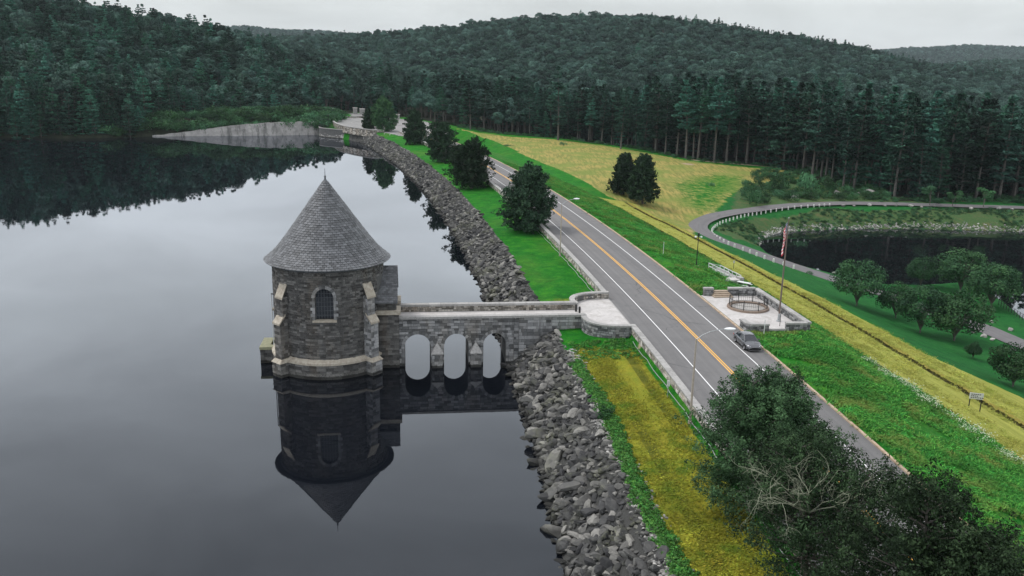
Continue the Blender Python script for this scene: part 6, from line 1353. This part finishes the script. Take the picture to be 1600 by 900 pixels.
# ---- weeds: lush green fringe between rock bank and lawn, white-flowered fringe at the strip
wd = [bushm(230+k, .5, .5, 'weed', 60, .16, 5) for k in range(4)]; W_c = lib_col('weed_src', wd)
fl_m = mat('white_wildflowers', (.42, .48, .34), .9); wf = []
for k in range(2):
    g = np.random.default_rng(240+k); P_ = np.c_[g.normal(0, .4, (40, 2)), g.uniform(.3, .75, 40)]; wf.append(leaf_mesh('flowers', P_, np.array([0, 0, 1])+g.normal(0, .3, (40, 3)), .13, fl_m, g, asp=.9))
WF_c = lib_col('flower_src', wf)
q = []
for _ in range(4200):
    s = random.uniform(62, 149.5); o = -15.1+random.gauss(0, .30)+.3*math.sin(s*.21)
    if s > 143: o = random.uniform(-15, -8)+(random.random()*0)
    if s > 143 and random.random() < .4: continue
    q.append((s, o))
q = np.array(q); a, b = xy(q[:, 0], q[:, 1]); scatter('weed_fringe', np.c_[a, b, H(a, b)-.05], rng.uniform(0, 6, len(q)), rng.uniform(.35, .95, len(q)), rng.integers(0, 4, len(q)), W_c, label='lush green weeds fringing the ochre lawn along the rock bank', cat='weeds')
q = []
for _ in range(5200):
    s = random.uniform(70, 285); o = 24.0+random.gauss(0, .75)
    if abs(s-130) < 70 or random.random() < .5: q.append((s, min(o, 25.0)))
q = np.array(q); a, b = xy(q[:, 0], q[:, 1]); scatter('weed_fringe', np.c_[a, b, H(a, b)-.05], rng.uniform(0, 6, len(q)), rng.uniform(.35, 1.0, len(q)), rng.integers(0, 4, len(q)), W_c, label='fringe of green weeds at the foot of the slope beside the mown golden strip', cat='weeds')
q0_ = q; nd_ = 5200; s = rng.uniform(70, 288, nd_); e_ = rng.random(nd_) < .6; o = np.where(e_, 36.8+rng.normal(0, .20, nd_)+.9*vnoise(s, s*0, 6, 3), 25.15+rng.normal(0, .22, nd_)); a, b = xy(s, o); M['drain_weed'] = leaf('drain_grass_blades', (.03, .035, .010), (.07, .065, .018), (.17, .14, .035)); dw_ = lib_col('drain_src', [bushm(250+k, .4, .35, 'drain_weed', 40, .16, 4) for k in range(3)]); scatter('drain_grass', np.c_[a, b, H(a, b)-.05], rng.uniform(0, 6, nd_), rng.uniform(.5, 1.1, nd_), rng.integers(0, 3, nd_), dw_, label='dark ragged grass in the drain between the two mown golden strips', cat='grass'); q = q0_
q = q[(rng.random(len(q)) < .10) & (q[:, 0] < 152) & (q[:, 0] > 90) & (vnoise(q[:, 0], q[:, 1]*0, 9, 4) > -.1)]; a, b = xy(q[:, 0], q[:, 1]+.0); scatter('wildflowers', np.c_[a, b, H(a, b)], rng.uniform(0, 6, len(q)), rng.uniform(.6, 1.2, len(q)), rng.integers(0, 2, len(q)), WF_c, label='white wildflowers in the weeds along the mown golden strip', cat='flowers')
# slope grass tufts
tf = []
for k in range(4):
    g = np.random.default_rng(260+k); n = 46; P_ = np.c_[g.normal(0, .32, (n, 2)), g.uniform(.05, .28, n)]; tf.append(leaf_mesh('grass', P_, g.normal(0, .8, (n, 3))+np.array([-.3, -.2, 1.6]), g.uniform(.25, .5, n), M['weed_grass'] if 'weed_grass' in M else M.setdefault('weed_grass', leaf('slope_grass_blades', (.028, .13, .028), (.055, .26, .042), (.15, .36, .06), .5, (.20, .24, .06))), g, asp=.22, align=np.array([.3, 0, 1.])+np.zeros((n, 3))))
T_c = lib_col('tuft_src', tf); n = 26000; s = rng.uniform(62, 330, n); s = np.where(rng.random(n) < .5, rng.uniform(62, 170, n), s); o = rng.uniform(6.9, 24.4, n); ok = ~((s > 149) & (s < 166.4) & (o < 15)); s, o = s[ok], o[ok]; ok = vnoise(s, o, 4.5, 7)+rng.uniform(-.25, .25, len(s)) > -.12; s, o = s[ok], o[ok]; a, b = xy(s, o)
scatter('slope_grass', np.c_[a, b, H(a, b)-.03], rng.uniform(-.7, .7, len(a)), rng.uniform(.5, 1.35, len(a)), rng.integers(0, 4, len(a)), T_c, label='long tufty grass on the green downstream slope', cat='grass')
M['ochre_turf'] = leaf('dry_lawn_blades', (.14, .17, .018), (.29, .29, .032), (.44, .40, .055), .5, (.10, .20, .022)); M['gold_turf'] = leaf('mown_gold_blades', (.27, .29, .055), (.38, .39, .085), (.50, .50, .13), .5, (.27, .33, .06))
for nm, mt_, hh in (('ochre', 'ochre_turf', .12), ('gold', 'gold_turf', .16)):
    tt_ = []
    for k in range(3):
        g = np.random.default_rng(280+k); n = 30; P_ = np.c_[g.normal(0, .34, (n, 2)), g.uniform(.0, hh, n)]; tt_.append(leaf_mesh('turf', P_, g.normal(0, .8, (n, 3))+np.array([-.2, -.2, 1.5]), g.uniform(.15, .34, n), M[mt_], g, asp=.25, align=np.array([.3, 0, .5])+np.zeros((n, 3))))
    c_ = lib_col(nm+'_turf_src', tt_)
    if nm == 'ochre': n = 5200; s = rng.uniform(60, 147, n); o = rng.uniform(-14.5, -8.3, n)
    else: n = 13000; s = np.where(rng.random(n) < .6, rng.uniform(70, 200, n), rng.uniform(70, 290, n)); o = rng.uniform(25.2, 44, n); k_ = (o < b3(s)-.2) & (np.abs(o-36.8) > 1.0); s, o = s[k_], o[k_]; e_ = rng.random(len(s)) < .12; o[e_] = rng.choice([26.2, 38.1], e_.sum())+rng.normal(0, .15, e_.sum())
    a, b = xy(s, o); k_ = vnoise(s, o*2, 3, 5)+rng.uniform(-.5, .5, len(s)) > -.25; k_ &= vnoise(s*.04, o, 1.0, 11)+rng.uniform(-.1, .1, len(s)) > -.12; a, b = a[k_], b[k_]
    scatter('short_grass', np.c_[a, b, H(a, b)-.02], rng.uniform(-.5, .5, len(a)), rng.uniform(.5, 1.25, len(a)), rng.integers(0, 3, len(a)), c_, label='short dry blades of the ochre lawn' if nm == 'ochre' else 'short dry blades of the mown golden strips', cat='grass')
# ------------------------------------------------------------------ haze
hz = bpy.data.meshes.new('haze'); bm = bmesh.new(); bmesh.ops.create_cube(bm, size=1.0); bmesh.ops.scale(bm, vec=(5600, 4600, 290), verts=bm.verts); bmesh.ops.translate(bm, vec=(0, 2000, 80), verts=bm.verts); bm.to_mesh(hz); bm.free()
hm = bpy.data.materials.new('haze'); hm.use_nodes = True; hn = hm.node_tree; hn.nodes.remove(hn.nodes['Principled BSDF']); pv = hn.nodes.new('ShaderNodeVolumePrincipled'); pv.inputs['Density'].default_value = .00005; pv.inputs['Color'].default_value = (.80, .92, 1.0, 1); pv.inputs['Anisotropy'].default_value = .2
hn.links.new(pv.outputs[0], hn.nodes['Material Output'].inputs['Volume']); hz.materials.append(hm); tag(link('haze', hz), kind='stuff')
print('OBJECTS', len(bpy.data.objects), 'forest', len(FP), 'rocks', len(P))
